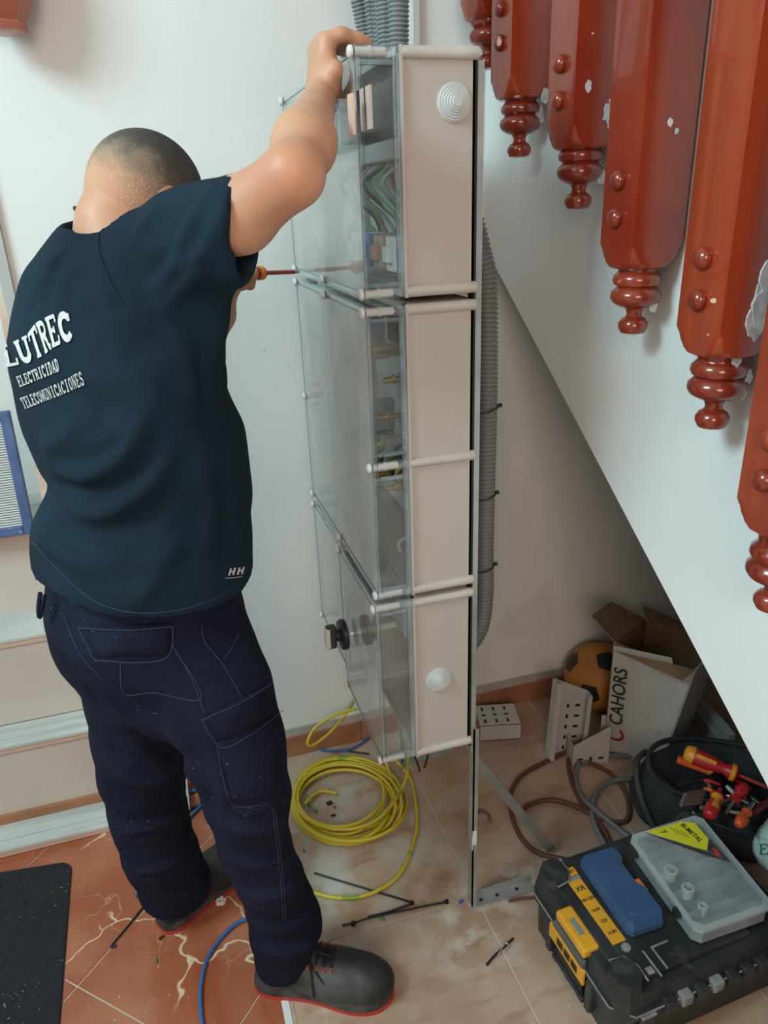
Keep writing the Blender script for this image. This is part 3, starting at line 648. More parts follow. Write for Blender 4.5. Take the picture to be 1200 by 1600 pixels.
# ---------------------------------------------------------------- steel frame
root = empty('cabinet_stand', (.503, 1.14, 0), 'galvanised steel stand carrying the enclosures, foot on beige tiles', 'stand'); kids = []
def bar(lo, hi, name='rail', m=None, b=.001): mb = MB(); mb.box(lo, hi, b=b); o = mb.build(name, m or M_zinc); kids.append(o); return o
for y in (1.132, 1.64):
    mb = MB(); z0, z1 = (.44 if y < 1.2 else .3), 1.675
    mb.box((.4975, y, z0), (.500, y+.028, z1)); mb.box((.500, y+.0, z0), (.508, y+.003, z1)); mb.box((.500, y+.025, z0), (.508, y+.028, z1))
    kids.append(mb.build('rail', M_zinc))
    mb = MB(); mb.box((.4935, y-.001, z0+.02), (.4975, y+.022, z1)); kids.append(mb.build('dark_gap_strip', M_dark))  # black strip painting the shade of the gap between housing and rail
for z in (.50, .83, 1.35, 1.66): bar((.500, 1.16, z), (.512, 1.64, z+.03), 'cross_bar')
mb = MB(); mb.box((.503, 1.128, .003), (.506, 1.150, .50)); mb.box((.503, 1.128, .003), (.514, 1.131, .50)); kids.append(mb.build('leg', M_zinc))
mb = MB(); mb.box((.503, 1.628, .003), (.506, 1.65, .50)); mb.box((.503, 1.628, .003), (.514, 1.631, .50)); kids.append(mb.build('leg', M_zinc))
bar((.502, 1.122, 0.0), (.66, 1.152, .003), 'foot'); bar((.502, 1.149, 0.0), (.66, 1.152, .02), 'foot_flange')
bar((.502, 1.62, 0.0), (.66, 1.65, .003), 'foot')
A = W(747, 1192, y=1.22); B = np.array([.745, 1.20, .016]); A = np.array([.508, 1.30, .40])
A = W(740, 1183, y=1.16)
mb = MB(); D = nrm(B-A); mb.box((0, -.011, -.0015), (np.linalg.norm(B-A), .011, .0015), frame(A, D, y=(.5, -.2, .8)), b=.0006); kids.append(mb.build('brace', M_zinc))
mb = MB(); mb.box((.5015, 1.127, .175), (.5035, 1.1275, .215)); mb.box((.5028, 1.1265, .19), (.512, 1.1278, .23)); o = mb.build('sticker', M_white); kids.append(o)
for x_, y_ in ((.53, 1.137), (.57, 1.137), (.62, 1.137)): mb = MB(); mb.tube([(x_, y_, .003), (x_, y_, .0045)], .004, 10); kids.append(mb.build('bolt_hole', M_dark))
place_children(root, kids)
# ---------------------------------------------------------------- corrugated conduits
def conduit(pts, R, amp, pitch, m, name, n=16):
    P = spline(pts, 40); seg = np.r_[0, np.cumsum(np.linalg.norm(np.diff(P, axis=0), axis=1))]; Ltot = seg[-1]; k = int(Ltot/pitch*6)
    s_ = np.linspace(0, Ltot, k); Q = np.stack([np.interp(s_, seg, P[:, i]) for i in range(3)], 1); ph = (np.arange(k) % 6)
    Rr = np.choose(ph, [R+amp*.6, R+amp, R+amp, R+amp*.6, R-amp, R-amp]); mb = MB(); mb.tube(Q, Rr, n); return mb.build(name, m, None, 179)
M_cond = mat('grey_conduit', (.19, .225, .235), .5, col2=(.23, .26, .27), scale=8)
M_cond2 = mat('grey_conduit_brownish', (.17, .172, .165), .45)
cd_ = [((545, -70), (578, 92), .0125, 1.52, 'leftmost'), ((570, -70), (588, 92), .010, 1.44, 'second from the left'), ((585, -70), (598, 92), .010, 1.40, 'middle'), ((597, -70), (607, 90), .014, 1.34, 'fourth from the left'), ((622, -70), (622, 90), .0145, 1.26, 'rightmost')]
for (t_, b_, R_, y_, w_) in cd_:
    b0 = W(*b_, y=y_); t0 = W(*t_, y=y_); b0[2] = min(b0[2], 1.74)
    lo = b0.copy(); x_ = min(max(b0[0], .395), .475)
    pts = [(x_, y_, 1.60), (x_, y_, 1.69), (b0+(t0-b0)*.3+[(x_-b0[0])*.5, 0, 0]), t0, t0+(t0-b0)*.8]
    o = conduit(pts, R_, .0024, .0062, M_cond, 'corrugated_conduit', 18); tag(o, f'grey corrugated conduit above the cabinet, {w_} of the five', 'conduit', 'conduits entering the cabinet top')
XR = .548
pc = [W(769, 330, x=XR+.02), W(768, 470, x=XR+.01), W(763, 600, x=XR), W(760, 720, x=XR), W(758, 860, x=XR), W(757, 935, x=XR), W(745, 990, x=XR-.02), W(715, 1025, x=XR-.05)]
yc = 1.24
pc = [W(p, q, y=yc) for p, q in ((735, 330), (752, 395), (761, 450), (762, 600), (760, 720), (757, 860), (757, 930), (748, 985), (716, 1030))]
o = conduit(pc, .0165, .0021, .0082, M_cond2, 'corrugated_conduit', 20); tag(o, 'thick grey corrugated conduit tied behind the cabinet frame', 'conduit')
M_tie = mat('black_tie', (.01, .01, .012), .4)
for (p0, p1) in (((735, 640), (778, 634)), ((733, 774), (773, 771)), ((733, 888), (770, 879))):
    c0 = W((p0[0]+p1[0])/2+4, (p0[1]+p1[1])/2, y=yc); th_ = np.linspace(0, 2*PI, 24, endpoint=False)
    mb = MB(); mb.tube([(c0[0]-.006+.0245*math.cos(t), yc-.004+.0225*math.sin(t), c0[2]+.004*math.cos(t)+.0) for t in th_], .0016, 6, closed=True)
    e = np.array([c0[0]+.021, yc-.010, c0[2]+.004]); mb.tube([e-[.004, 0, 0], e+[.004, 0, .001]], .004, 8)
    o = mb.build('zip_tie', M_tie, None, 50); tag(o, {640: 'top', 774: 'middle', 888: 'lowest'}[p0[1]]+' black zip tie round the thick conduit', 'zip tie', 'zip ties round the conduit')
# ================================================================ THINGS UNDER THE STAIRS AND ON THE FLOOR
def slab(pts, th, mb=None):
    P = np.array(pts, float); n = nrm(np.cross(P[1]-P[0], P[2]-P[0])); mb = mb or MB(); m = len(P)
    return mb.add(np.vstack([P, P+n*th]), [tuple(range(m))[::-1], tuple(range(m, 2*m))]+[(i, (i+1) % m, m+(i+1) % m, m+i) for i in range(m)])
# cardboard box
M_card = mat('brown_cardboard', (.27, .165, .09), .85, col2=(.22, .13, .07), scale=20)
M_cardw = mat('white_cardboard', (.52, .50, .475), .7, col2=(.47, .45, .42), scale=5)
A0 = W(945, 1170, z=.003); B0 = W(1030, 1200, z=.003); A1 = W(961, 1003, y=1.47); B1 = W(1085, 1046, y=1.335)
dv = np.array([.17, .105, .0]); dt = np.array([.135, .15, .03]); dt = W(1010, 968, y=1.60)-A1
C0, D0 = B0+dv, A0+dv; C1, D1 = B1+dt, A1+dt
root = empty('cardboard_box', (float(A0[0]), float(A0[1]), 0), 'white open cardboard box leaning under the stairs, brown flaps', 'box'); kids = []
def pan(name, pts, m=M_cardw, th=.004):
    o = slab(pts, th).build(name, m); kids.append(o); return o
pan('side_panel', [A0, B0, B1, A1]); pan('side_panel', [B0, C0, C1, B1]); pan('side_panel', [C0, D0, D1, C1], M_card); pan('side_panel', [D0, A0, A1, D1], M_card); pan('bottom_panel', [A0, D0, C0, B0], M_card)
mb = MB()   # brown inner faces
for a_, b_, c_, d_ in ((A0, A1, B1, B0), (B0, B1, C1, C0), (C0, C1, D1, D0), (D0, D1, A1, A0)):
    n_ = nrm(np.cross(b_-a_, d_-a_)); slab([p-n_*.0 + (np.mean([A0, B0, C0, D0, A1, B1, C1, D1], 0)-p)*.025 for p in (a_, b_, c_, d_)], .001, mb)
kids.append(mb.build('inner_lining', M_card))
# flaps
fl1 = [A1, B1, W(1078, 1062, y=1.31), W(1066, 1050, y=1.30), W(1042, 1036, y=1.31), W(963, 1016, y=1.45)]
o = slab([A1, B1, A1*.0+W(1083, 1046, y=1.325), W(1066, 1062, y=1.320), W(1052, 1038, y=1.335), W(960, 1015, y=1.455)], .003).build('flap', M_card); kids.append(o)
o = slab([D1, A1, W(925, 962, y=1.50), W(955, 940, y=1.60)], .003).build('flap', M_card); kids.append(o)
o = slab([D1, C1, W(1090, 985, y=1.62), W(1004, 948, y=1.68)], .003).build('flap', M_card); kids.append(o)
mb = MB(); slab([W(959, 1015, y=1.452), W(1052, 1037, y=1.34), W(1050, 1028, y=1.335), W(958, 1008, y=1.45)], .002, mb); kids.append(mb.build('torn_edge', M_cardw))
fx = nrm(A1-A0); fn = nrm(np.cross(B0-A0, A1-A0))
if fn[1] > 0: fn = -fn
tc_ = A0+(A1-A0)*.54+(B0-A0)*.17+fn*.006
M_print = mat('black_print', (.02, .02, .022), .6)
kids.append(text_obj('printed_word', 'CAHORS', .052, frame(tc_, fx, z=fn), M_print, bold=.0005, xs=.95))
lc = A0+(A1-A0)*.19+(B0-A0)*.17+fn*.006; Ml = frame(lc, fx, z=fn); mb = MB()
P, Q = stroke_quads(arc(0, 0, .020, .022, 50, 330, 20), .007, .004)
for i in range(len(P)-1): mb.add([(Ml@Vector((*p, 0)))[:] for p in (P[i], P[i+1], Q[i+1], Q[i])], [(0, 1, 2, 3)])
kids.append(mb.build('printed_emblem', mat('crimson_print', (.32, .01, .04), .6), fix=False)); place_children(root, kids)
# orange ball with black pentagons
bc = W(937, 1062, y=1.658); br = .108; bc[2] = br+.012
M_or = mat('orange_ball', (.42, .16, .02), .55, col2=(.34, .12, .02), scale=8)
bm = bmesh.new(); bmesh.ops.create_icosphere(bm, subdivisions=4, radius=br); mb = MB(); bm.verts.index_update()
mb.add([v.co+Vector(bc) for v in bm.verts], [[v.index for v in f.verts] for f in bm.faces]); bm.free(); ball = mb.build('football', M_or, None, 179)
tag(ball, 'orange ball with black pentagons behind the cardboard box', 'ball')
ico = bmesh.new(); bmesh.ops.create_icosphere(ico, subdivisions=1, radius=1); cs = [np.array(v.co) for v in ico.verts]; ico.free()
tgt = nrm(W(923, 1080, y=1.6)-bc); v0 = cs[0]; Rm = np.array(Vector(v0).rotation_difference(Vector(tgt)).to_matrix()); kids = []
tw = np.array(Matrix.Rotation(.25, 3, Vector(tgt)))
for c_ in cs:
    c_ = tw@Rm@c_; M_ = zframe([0, 0, 0], c_); mb = MB(); ring = []; V = []
    for rr in (0, .5, 1):
        for q in range(5):
            for e in range(3):
                a0, a1 = q/5*2*PI, (q+1)/5*2*PI; p = np.array([math.cos(a0), math.sin(a0)])*(1-e/3)+np.array([math.cos(a1), math.sin(a1)])*e/3
                w_ = np.array((M_@Vector((*(p*rr*.33), 1)))[:]); V.append(bc+nrm(w_)*(br+.0012))
    mb.add(V, [(k, (k+1) % 15, 15+(k+1) % 15, 15+k) for k in range(15)]+[(15+k, 15+(k+1) % 15, 30+(k+1) % 15, 30+k) for k in range(15)]); kids.append(mb.build('pentagon', M_dark, ball, 179))
# white perforated trunking offcuts (channel pieces)
M_tr = mat('white_perforated_plastic', (.50, .48, .46), .5, col2=(.46, .44, .42), scale=10)
def channel(name, M, L0, L1, wd, h, th, label, skew=(0, 0), holes=True, lip=.012):
    """U profile lying along x in local frame, open to +z; L0/L1 lengths of both sides make slanted cuts"""
    root = empty(name, tuple(M.translation), label, 'trunking', 'offcuts of white perforated trunking'); kids = []
    def T(p): return np.array((M@Vector(p))[:])
    base = [(skew[0], 0, 0), (L0, 0, 0), (L1, wd, 0), (skew[1], wd, 0)]
    kids.append(slab([T(p) for p in base], th).build('base', M_tr))
    kids.append(slab([T((skew[0], 0, 0)), T((skew[0], 0, h)), T((L0, 0, h)), T((L0, 0, 0))], th).build('side', M_tr))
    kids.append(slab([T((skew[1], wd, 0)), T((L1, wd, 0)), T((L1, wd, h)), T((skew[1], wd, h))], th).build('side', M_tr))
    kids.append(slab([T((skew[0], 0, h)), T((skew[0], lip, h)), T((L0, lip, h)), T((L0, 0, h))], th).build('lip', M_tr))
    kids.append(slab([T((skew[1], wd-lip, h)), T((skew[1], wd, h)), T((L1, wd, h)), T((L1, wd-lip, h))], th).build('lip', M_tr))
    if holes:
        n = max(1, int(min(L0, L1)/.034))
        for i in range(n):
            for j, vy in enumerate((.22, .5, .78)):
                x_ = .018+i*.034+max(skew)*.6; y_ = wd*vy
                if x_ > min(L0, L1)+(abs(L1-L0))*(vy if L1 > L0 else 1-vy)-.008: continue
                a_, b_ = (.0035, .0075) if j != 1 else (.006, .0035)
                for zz in (-.0006, th+.0006):
                    mb = MB(); mb.prism([(x_-a_, y_-b_), (x_+a_, y_-b_), (x_+a_, y_+b_), (x_-a_, y_+b_)], zz-.0003, zz+.0003, M); kids.append(mb.build('slot', M_dark))
    place_children(root, kids); return root
p0 = W(852, 1178, z=.002); pt = W(865, 1060, y=p0[1]+.02); up = nrm(pt-p0)
pr_ = W(908, 1150, y=p0[1]+.0)
channel('trunking_piece', frame(p0+[.0, .0, 0], up, y=nrm([.99, -.12, .0])), .245, .200, .105, -.034, .002, 'white perforated trunking piece standing upright before the orange ball')
p0 = W(893, 1196, z=.002); channel('trunking_piece', frame(p0+[0, 0, .0], nrm([.02, .015, 1]), y=nrm([.10, -.02, .0])), .065, .125, .108, .05, .002, 'short slanted trunking piece against the white box')
p0 = W(742, 1090, y=1.74); channel('trunking_piece', frame([.775, 1.735, .056], nrm([1, -.25, 0]), y=nrm([-.15, -1, 0])), .12, .12, .10, .052, .002, 'white trunking piece upside down beside the steel post')
# pale rails behind the box
for i, (p_, q_, lb) in enumerate((((1085, 1092), (1150, 1165), 'upper'), ((1085, 1125), (1150, 1185), 'lower'))):
    a_ = W(*p_, y=1.52); b_ = W(*q_, y=1.30); a_[2] = max(a_[2], .03+.05*(1-i)); b_[2] = max(b_[2], .03+.05*(1-i))
    D = nrm(b_-a_); mb = MB(); mb.box((-.1, -.02, -.012), (.20, .02, .012), frame(a_, D, y=(0, .3, 1)), b=.003); mb.box((-.1, -.02, .012), (.20, -.014, .02), frame(a_, D, y=(0, .3, 1)))
    tag(mb.build('metal_rail', mat('dull_rail', (.30, .30, .30), .5)), f'{lb} of the two pale rails lying right of the cardboard box', 'rail', 'pale rails beside the box')
# ---------------------------------------------------------------- floor cables
def cable(name, pts, r, m, label, cat='cable', closed=False, n=10, group=None, sub=8):
    mb = MB(); mb.tube(spline(pts, sub, closed), r, n, closed=closed); return tag(mb.build(name, m, None, 179), label, cat, group)
def fl(px, py, z=.005): return W(px, py, z=z)
M_yg = mat('yellow_green_cable', (.50, .46, .03), .4)
nt = M_yg.node_tree; tcn = nt.nodes.new('ShaderNodeTexCoord'); vo = nt.nodes.new('ShaderNodeTexNoise'); vo.inputs['Scale'].default_value = 7; cr = nt.nodes.new('ShaderNodeValToRGB'); cr.color_ramp.interpolation = 'CONSTANT'
nt.links.new(tcn.outputs['Object'], vo.inputs['Vector']); nt.links.new(vo.outputs['Fac'], cr.inputs['Fac']); cr.color_ramp.elements[0].color = (.62, .47, .03, 1); cr.color_ramp.elements[1].position = .60; cr.color_ramp.elements[1].color = (.25, .36, .03, 1); nt.links.new(cr.outputs['Color'], nt.nodes['Principled BSDF'].inputs['Base Color'])
# coil: one long wire, wound in loops of slightly different centre and size (photo points -> floor)
pts = []; loops = [(541, 1246, 80, 62), (534, 1252, 76, 66), (545, 1240, 84, 58), (530, 1236, 70, 52), (546, 1256, 74, 56), (536, 1262, 80, 58), (548, 1250, 90, 66), (528, 1246, 68, 60), (540, 1236, 78, 56), (543, 1258, 86, 60)]
ns = 10
for k, (cx_, cy_, rx_, ry_) in enumerate(loops):
    nx_ = loops[(k+1) % len(loops)]
    for i in range(ns):
        f_ = i/ns; a_ = 2*PI*f_+.6; c_ = [(1-f_)*u+f_*v for u, v in zip((cx_, cy_, rx_, ry_), nx_)]
        z_ = .006+.0055*((k*3) % 5)+.003*math.sin(a_*2+k)
        pts.append(W(c_[0]+c_[2]*math.cos(a_), c_[1]+c_[3]*math.sin(a_), z=max(z_, .0055)))
pts += [W(600, 1175, z=.03), W(640, 1215, z=.008), W(651, 1270, z=.006), W(648, 1310, z=.006), W(625, 1365, z=.006), W(580, 1396, z=.006), W(530, 1403, z=.006), W(485, 1392, z=.006), W(455, 1370, z=.006)]
cable('earth_cable', pts, .0046, M_yg, 'yellow and green earth cable coiled on the floor with a wide outer loop')
cable('earth_cable', [W(527, 1240, z=.006), W(505, 1236, z=.007), W(490, 1242, z=.010), W(477, 1256, z=.018)], .0046, M_yg, 'short yellow cable end inside the coil')
cable('earth_cable', [W(556, 1090, y=1.73), W(540, 1115, y=1.74), W(515, 1145, y=1.72), W(488, 1165, y=1.69), W(481, 1158, y=1.69), W(495, 1135, y=1.71), W(530, 1115, y=1.72), W(566, 1107, y=1.72)], .0042, M_yg, 'loop of yellow green cable rising behind the cabinet corner')
cable('earth_cable', [W(640, 1150, y=1.25), W(638, 1187, y=1.27), W(633, 1220, y=1.31), W(618, 1250, y=1.40), W(600, 1270, z=.03)], .0042, M_yg, 'yellow cable hanging from the cabinet bottom onto the coil')
cable('earth_cable', [W(482, 1245, z=.006), W(483, 1258, z=.006), W(495, 1268, z=.006)], .003, CM['green'], 'thin green wire curl inside the yellow coil')
M_blue = mat('blue_cable', (.03, .13, .36), .4)
cable('blue_cable', [W(590, 1135, z=.02), W(575, 1153, z=.006), W(558, 1166, z=.006), W(535, 1173, z=.006), W(500, 1172, z=.01)], .0035, M_blue, 'blue cable running behind the yellow coil')
cable('blue_cable', [fl(400, 1432), fl(372, 1442), fl(345, 1466), fl(323, 1500), fl(314, 1540), fl(314, 1580), fl(320, 1625)], .0042, M_blue, 'blue cable curving across the red tiles in front')
for k, P in enumerate(([(272, 1250), (290, 1240), (312, 1232)], [(292, 1282), (305, 1268), (318, 1255), (325, 1250)], [(212, 1400), (218, 1392), (222, 1380)])):
    cable('blue_cable', [fl(*p, z=.006) for p in P], .004, M_blue, ['upper blue cable seen between the legs', 'lower blue cable seen between the legs', 'blue cable bit beside the rear shoe'][k])
cable('black_cable', [fl(288, 1272), fl(302, 1262), fl(322, 1256)], .004, M_dark, 'black cable seen between the legs')
M_br = mat('brown_cable', (.13, .045, .03), .5); M_gc = mat('grey_cable', (.15, .17, .17), .5)
cable('brown_cable', [fl(*p) for p in [(905, 1165), (880, 1178), (850, 1192), (815, 1212), (798, 1240), (800, 1275), (815, 1310), (840, 1332), (885, 1343)]]+[fl(915, 1345)], .0062, M_br, 'brown cable loop outermost on the left, beneath the stairs')
cable('brown_cable', [fl(*p, z=.008) for p in [(812, 1268), (830, 1256), (862, 1250), (900, 1260), (930, 1275), (965, 1285), (982, 1275), (978, 1240), (955, 1210), (920, 1192), (890, 1186), (895, 1225), (915, 1262), (945, 1300), (955, 1330)]], .0062, M_br, 'brown cable winding through the middle of the loops')
cable('grey_cable', [fl(*p, z=.018) for p in [(905, 1190), (900, 1215), (910, 1245), (930, 1265), (960, 1290), (985, 1310)]], .0068, M_gc, 'grey cable passing steeply down to the toolbox')
cable('grey_cable', [fl(*p, z=.012) for p in [(945, 1320), (930, 1290), (925, 1265), (935, 1235), (960, 1220), (1000, 1218), (1040, 1222)]], .0068, M_gc, 'grey cable curving right towards the tool bag')
cable('grey_cable', [fl(*p, z=.010) for p in [(910, 1195), (930, 1183), (960, 1180), (1000, 1183), (1040, 1190)]], .006, M_gc, 'grey cable behind along the foot of the white box')
cable('wire_hook', [fl(742, 1272), fl(752, 1266), fl(762, 1272), fl(766, 1283)], .0035, mat('dull_metal', (.2, .18, .17), .4, .8), 'small bent metal hook on the floor right of the post', 'hook')
cable('red_wire', [fl(*p) for p in [(795, 1408), (815, 1404), (845, 1402)]], .003, M_br, 'reddish wire end by the toolbox and stand foot')
# black cable ties lying about
def tie(pts, label, head=None, group=None):
    root = empty('cable_tie', tuple(pts[0]), label, 'cable tie', 'black cable ties'); P = spline(pts, 6); mb = MB(); mb.tube(P, .0024, 6); k = [mb.build('strap', M_tie, None, 179)]
    if head is not None: mb = MB(); h = np.array(head); mb.box(h-[.004, .004, .003], h+[.004, .004, .004], b=.001); k.append(mb.build('head', M_tie))
    place_children(root, k)
tie([fl(491, 1364, .003), fl(540, 1379, .003), fl(600, 1397, .003), fl(640, 1409, .003), fl(646, 1412, .004)], 'long black tie slanting down right of the standing leg', None)
tie([fl(644, 1412, .004), fl(610, 1424, .003), fl(574, 1433, .003)], 'black tie folded back from the long slanting one', fl(644, 1411, .004))
tie([fl(699, 1409, .005), fl(640, 1421, .004), fl(580, 1434, .006), fl(553, 1442, .005), fl(535, 1446, .003)], 'black tie nearest the stand foot, pointing to the shoe', fl(698, 1409, .004))
mb = MB(); c_ = fl(552, 1443, .006); mb.lathe([(.002, -.004), (.006, -.003), (.0065, .002), (.003, .006)], 8, Matrix.Translation(c_)); tag(mb.build('tie_knot', M_tie, None, 50), 'small black plastic knot on the tie near the shoe', 'plastic bit')
tie([W(648, 1183, y=1.20), W(652, 1192, y=1.20), W(656, 1205, y=1.20)], 'left of the two black tie tails hanging under the cabinet'); tie([W(669, 1178, y=1.20), W(666, 1190, y=1.20), W(663, 1199, y=1.20)], 'right of the two black tie tails hanging under the cabinet')
tie([fl(760, 1508, .004), fl(775, 1491, .004), fl(802, 1466, .004)], 'black tie strip lying across the beige floor joint')
cable('wire_scrap', [fl(*p, z=.007) for p in [(778, 1492), (784, 1482), (790, 1474), (795, 1478), (786, 1486)]], .0012, mat('bare_wire', (.6, .58, .55), .3, .6), 'silvery wire curl wrapped on the black strip', 'wire')
tie([fl(540, 1173, .004), fl(560, 1176, .004), fl(577, 1178, .004)], 'black wire bit behind the yellow coil')
tie([fl(172, 1480, .003), fl(200, 1447, .003), fl(227, 1413, .003)], 'thin dark rod lying along the red tile joint')
for (p_, s_, c_, lb) in (((515, 1256), (.016, .012), M_dark, 'larger black plastic scrap inside the coil'), ((521, 1275), (.013, .004), M_dark, 'small black scrap inside the coil, lower'), ((523, 1262), (.004, .008), M_blue, 'tiny blue offcut inside the coil'),
                         ((475, 1330), (.004, .009), M_blue, 'tiny blue offcut left below the coil'), ((721, 1410), (.012, .006), M_blue, 'small blue offcut at the stand foot'), ((597, 1437), (.014, .004), CM['green'], 'tiny green offcut under the black ties'),
                         ((244, 1502), (.003, .013), CM['green'], 'tiny green offcut on the red tiles'), ((178, 1480), (.011, .005), M_dark, 'short black offcut on the red tiles'), ((253, 1466), (.012, .004), M_dark, 'black scrap under the rear shoe heel')):
    mb = MB(); c = fl(*p_, z=0); r_ = rng.uniform(-.6, .6) if s_[0] < .015 else .2; ax = (math.cos(r_), math.sin(r_), 0); mb.box((-s_[0]/2, -s_[1]/2, 0.0003), (s_[0]/2, s_[1]/2, .005), frame(c, ax, z=(0, 0, 1)), b=.001); tag(mb.build('offcut', c_), lb, 'scrap')
mb = MB(); c = fl(345, 1409, z=0)
for i in range(5): a_ = i*1.3; mb.lathe([(.001, 0), (.007, .002), (.006, .006), (.001, .009)], 7, Matrix.Translation((c[0]+.007*math.cos(a_), c[1]+.008*math.sin(a_), .0003)))
tag(mb.build('crumpled_paper', mat('white_scrap', (.75, .74, .72), .8), None, 30), 'small white crumb of paper between the shoes', 'scrap')
mb = MB(); mb.lathe([(.0215, .0003), (.022, .0015), (.020, .002), (.002, .002), (.0015, .0012), (.0001, .0012)], 28, Matrix.Translation(fl(794, 1361, z=0))); tag(mb.build('plastic_disc', mat('milky_disc', (.45, .38, .31), .5), None, 30), 'flat milky plastic disc right of the steel post', 'disc')
mb = MB(); slab([fl(812, 1355, .001), fl(835, 1352, .001), fl(838, 1385, .001), fl(825, 1382, .001)], .003, mb); tag(mb.build('cardboard_scrap', mat('pale_card', (.45, .38, .26), .8)), 'pale cardboard scrap at the toolbox corner', 'scrap')
# black floor mat
root = empty('floor_mat', (-.6, 1.3, 0), 'black floor mat with rounded corner at lower left', 'mat'); cr_ = .035
x1, y1 = -.386, 1.572; poly = [(-1.2, .7), (x1+.012, .7), (x1, y1-cr_)]+[(x1-cr_+cr_*math.cos(t), y1-cr_+cr_*math.sin(t)) for t in np.linspace(.1, PI/2, 8)]+[(-1.2, y1+.10)]
M_mat = mat('black_mat', (.009, .009, .012), .95, bump=.8, bscale=400, col2=(.014, .014, .018), scale=60)
layers(M_mat, [dict(tex='noise', scale=150, lo=.715, hi=.74, col=(.5, .5, .55), detail=1, mask=(6, .45, .6))])
mb = MB(); mb.prism(poly, .0003, .006); o1 = mb.build('pile', M_mat); mb = MB(); mb.prism([(p[0]*1.0, p[1]) for p in shrink(poly, -.003)], .0002, .0035); o2 = mb.build('edging', mat('mat_edge', (.012, .012, .014), .6)); place_children(root, [o1, o2])
# ---------------------------------------------------------------- blue framed grille on the step
root = empty('louvre_grille', (-.45, 1.93, .745), 'blue framed louvred grille leaning on the steps at left', 'grille'); kids = []
g_tr = W(30, 640, y=1.965); g_br = W(55, 832, y=1.925); g_br[2] = max(g_br[2], .745); up = nrm(g_tr-g_br); H = np.linalg.norm(g_tr-g_br); Wd = .42
Mg = frame(g_br, (-1, 0, 0), y=up); M_bl = mat('scuffed_blue_frame', (.045, .085, .22), .5, col2=(.09, .14, .30), scale=16)
layers(M_bl, [dict(tex='noise', scale=45, lo=.62, hi=.7, col=(.40, .45, .55), detail=4, mask=(7, .5, .6))])
fw = .024
for lo_, hi_ in (((0, 0, -.01), (fw, H, .01)), ((Wd-fw, 0, -.01), (Wd, H, .01)), ((fw, 0, -.01), (Wd-fw, fw, .01)), ((fw, H-fw, -.01), (Wd-fw, H, .01))):
    mb = MB(); mb.box(lo_, hi_, Mg, b=.003); kids.append(mb.build('frame_side', M_bl))
mb = MB(); n = 42
for i in range(n):
    y_ = fw+(H-2*fw)*(i+.5)/n; mb.box((fw, y_-.0021, -.006), (Wd-fw, y_+.0021, .004), Mg)
o = mb.build('slats', mat('pale_slat', (.60, .62, .63), .4)); o['kind'] = 'stuff'; kids.append(o)
mb = MB(); mb.box((fw, fw, .008), (Wd-fw, H-fw, .010), Mg); kids.append(mb.build('backing', mat('grille_back', (.08, .09, .10), .8))); place_children(root, kids)
# ================================================================ TOOLBOX
M_tb = mat('black_toolbox', (.018, .021, .022), .42, col2=(.035, .04, .042), scale=9, detail=6, bump=.15, bscale=250)
layers(M_tb, [dict(tex='noise', scale=26, lo=.58, hi=.8, col=(.13, .13, .12), detail=8, amt=.5)])
M_yel = mat('tool_yellow', (.75, .36, .025), .45, col2=(.62, .29, .02), scale=10)
M_sil = mat('worn_grey_edge', (.27, .28, .27), .5, col2=(.18, .19, .18), scale=40)
ang = math.radians(3.0); TBW, TBL, TBH = .44, .335, .168
TB = Matrix.Translation((.622, .735, 0))@Matrix.Rotation(ang, 4, 'Z')
root = empty('toolbox', (.622, .735, 0), 'large black plastic toolbox with yellow latch at lower right', 'toolbox'); kids = []
def tb(name, lo, hi, m=M_tb, b=.004, label=None, parent=None):
    mb = MB(); mb.box(lo, hi, TB, b=b); o = mb.build(name, m, parent)
    if parent is None: kids.append(o)
    if label: o['label'] = label
    return o
def oct_(x0, y0, x1, y1, c): return [(x0+c, y0), (x1-c, y0), (x1, y0+c), (x1, y1-c), (x1-c, y1), (x0+c, y1), (x0, y1-c), (x0, y0+c)]
mb = MB(); mb.prism(oct_(.012, .012, TBW-.012, TBL-.012, .03), .001, .10, TB, taper=1.015); kids.append(mb.build('base', M_tb))
mb = MB(); mb.prism(oct_(0, 0, TBW, TBL, .035), .098, .112, TB); kids.append(mb.build('rim', M_tb))
mb = MB(); P_ = oct_(-.0008, -.0008, TBW+.0008, TBL+.0008, .035)
for a_, b_ in zip(P_, P_[1:]+P_[:1]): mb.tube([(TB@Vector((*a_, .112)))[:], (TB@Vector((*b_, .112)))[:]], .0016, 6)
kids.append(mb.build('rim_edge', M_sil))
mb = MB(); mb.prism(oct_(.006, .006, TBW-.006, TBL-.006, .04), .112, .150, TB, taper=.965); kids.append(mb.build('lid', M_tb))
tb('lid_panel', (.03, .05, .148), (TBW-.03, TBL-.05, .156)); tb('lid_panel', (.055, .03, .148), (TBW-.12, TBL-.03, .160))
for (x_, y_) in ((.040, .046), (.040, TBL-.046), (TBW-.045, .046), (TBW-.045, TBL-.046)):
    mb = MB(); mb.prism(oct_(x_-.036, y_-.040, x_+.036, y_+.040, .020), .110, .171, TB, taper=.72); kids.append(mb.build('lid_corner', M_tb))
    mb = MB(); P_ = [(x_-.012, y_+.034), (x_+.018, y_+.030), (x_+.031, y_+.006), (x_+.030, y_-.026)]
    if y_ > .2: P_ = [(x, 2*y_-y) for x, y in P_]
    mb.tube([(TB@Vector((*p, .1645)))[:] for p in P_], .0022, 6); kids.append(mb.build('corner_edge', M_sil))
for y_ in (.085, .225): tb('side_rib', (-.004, y_, .02), (.012, y_+.018, .10))
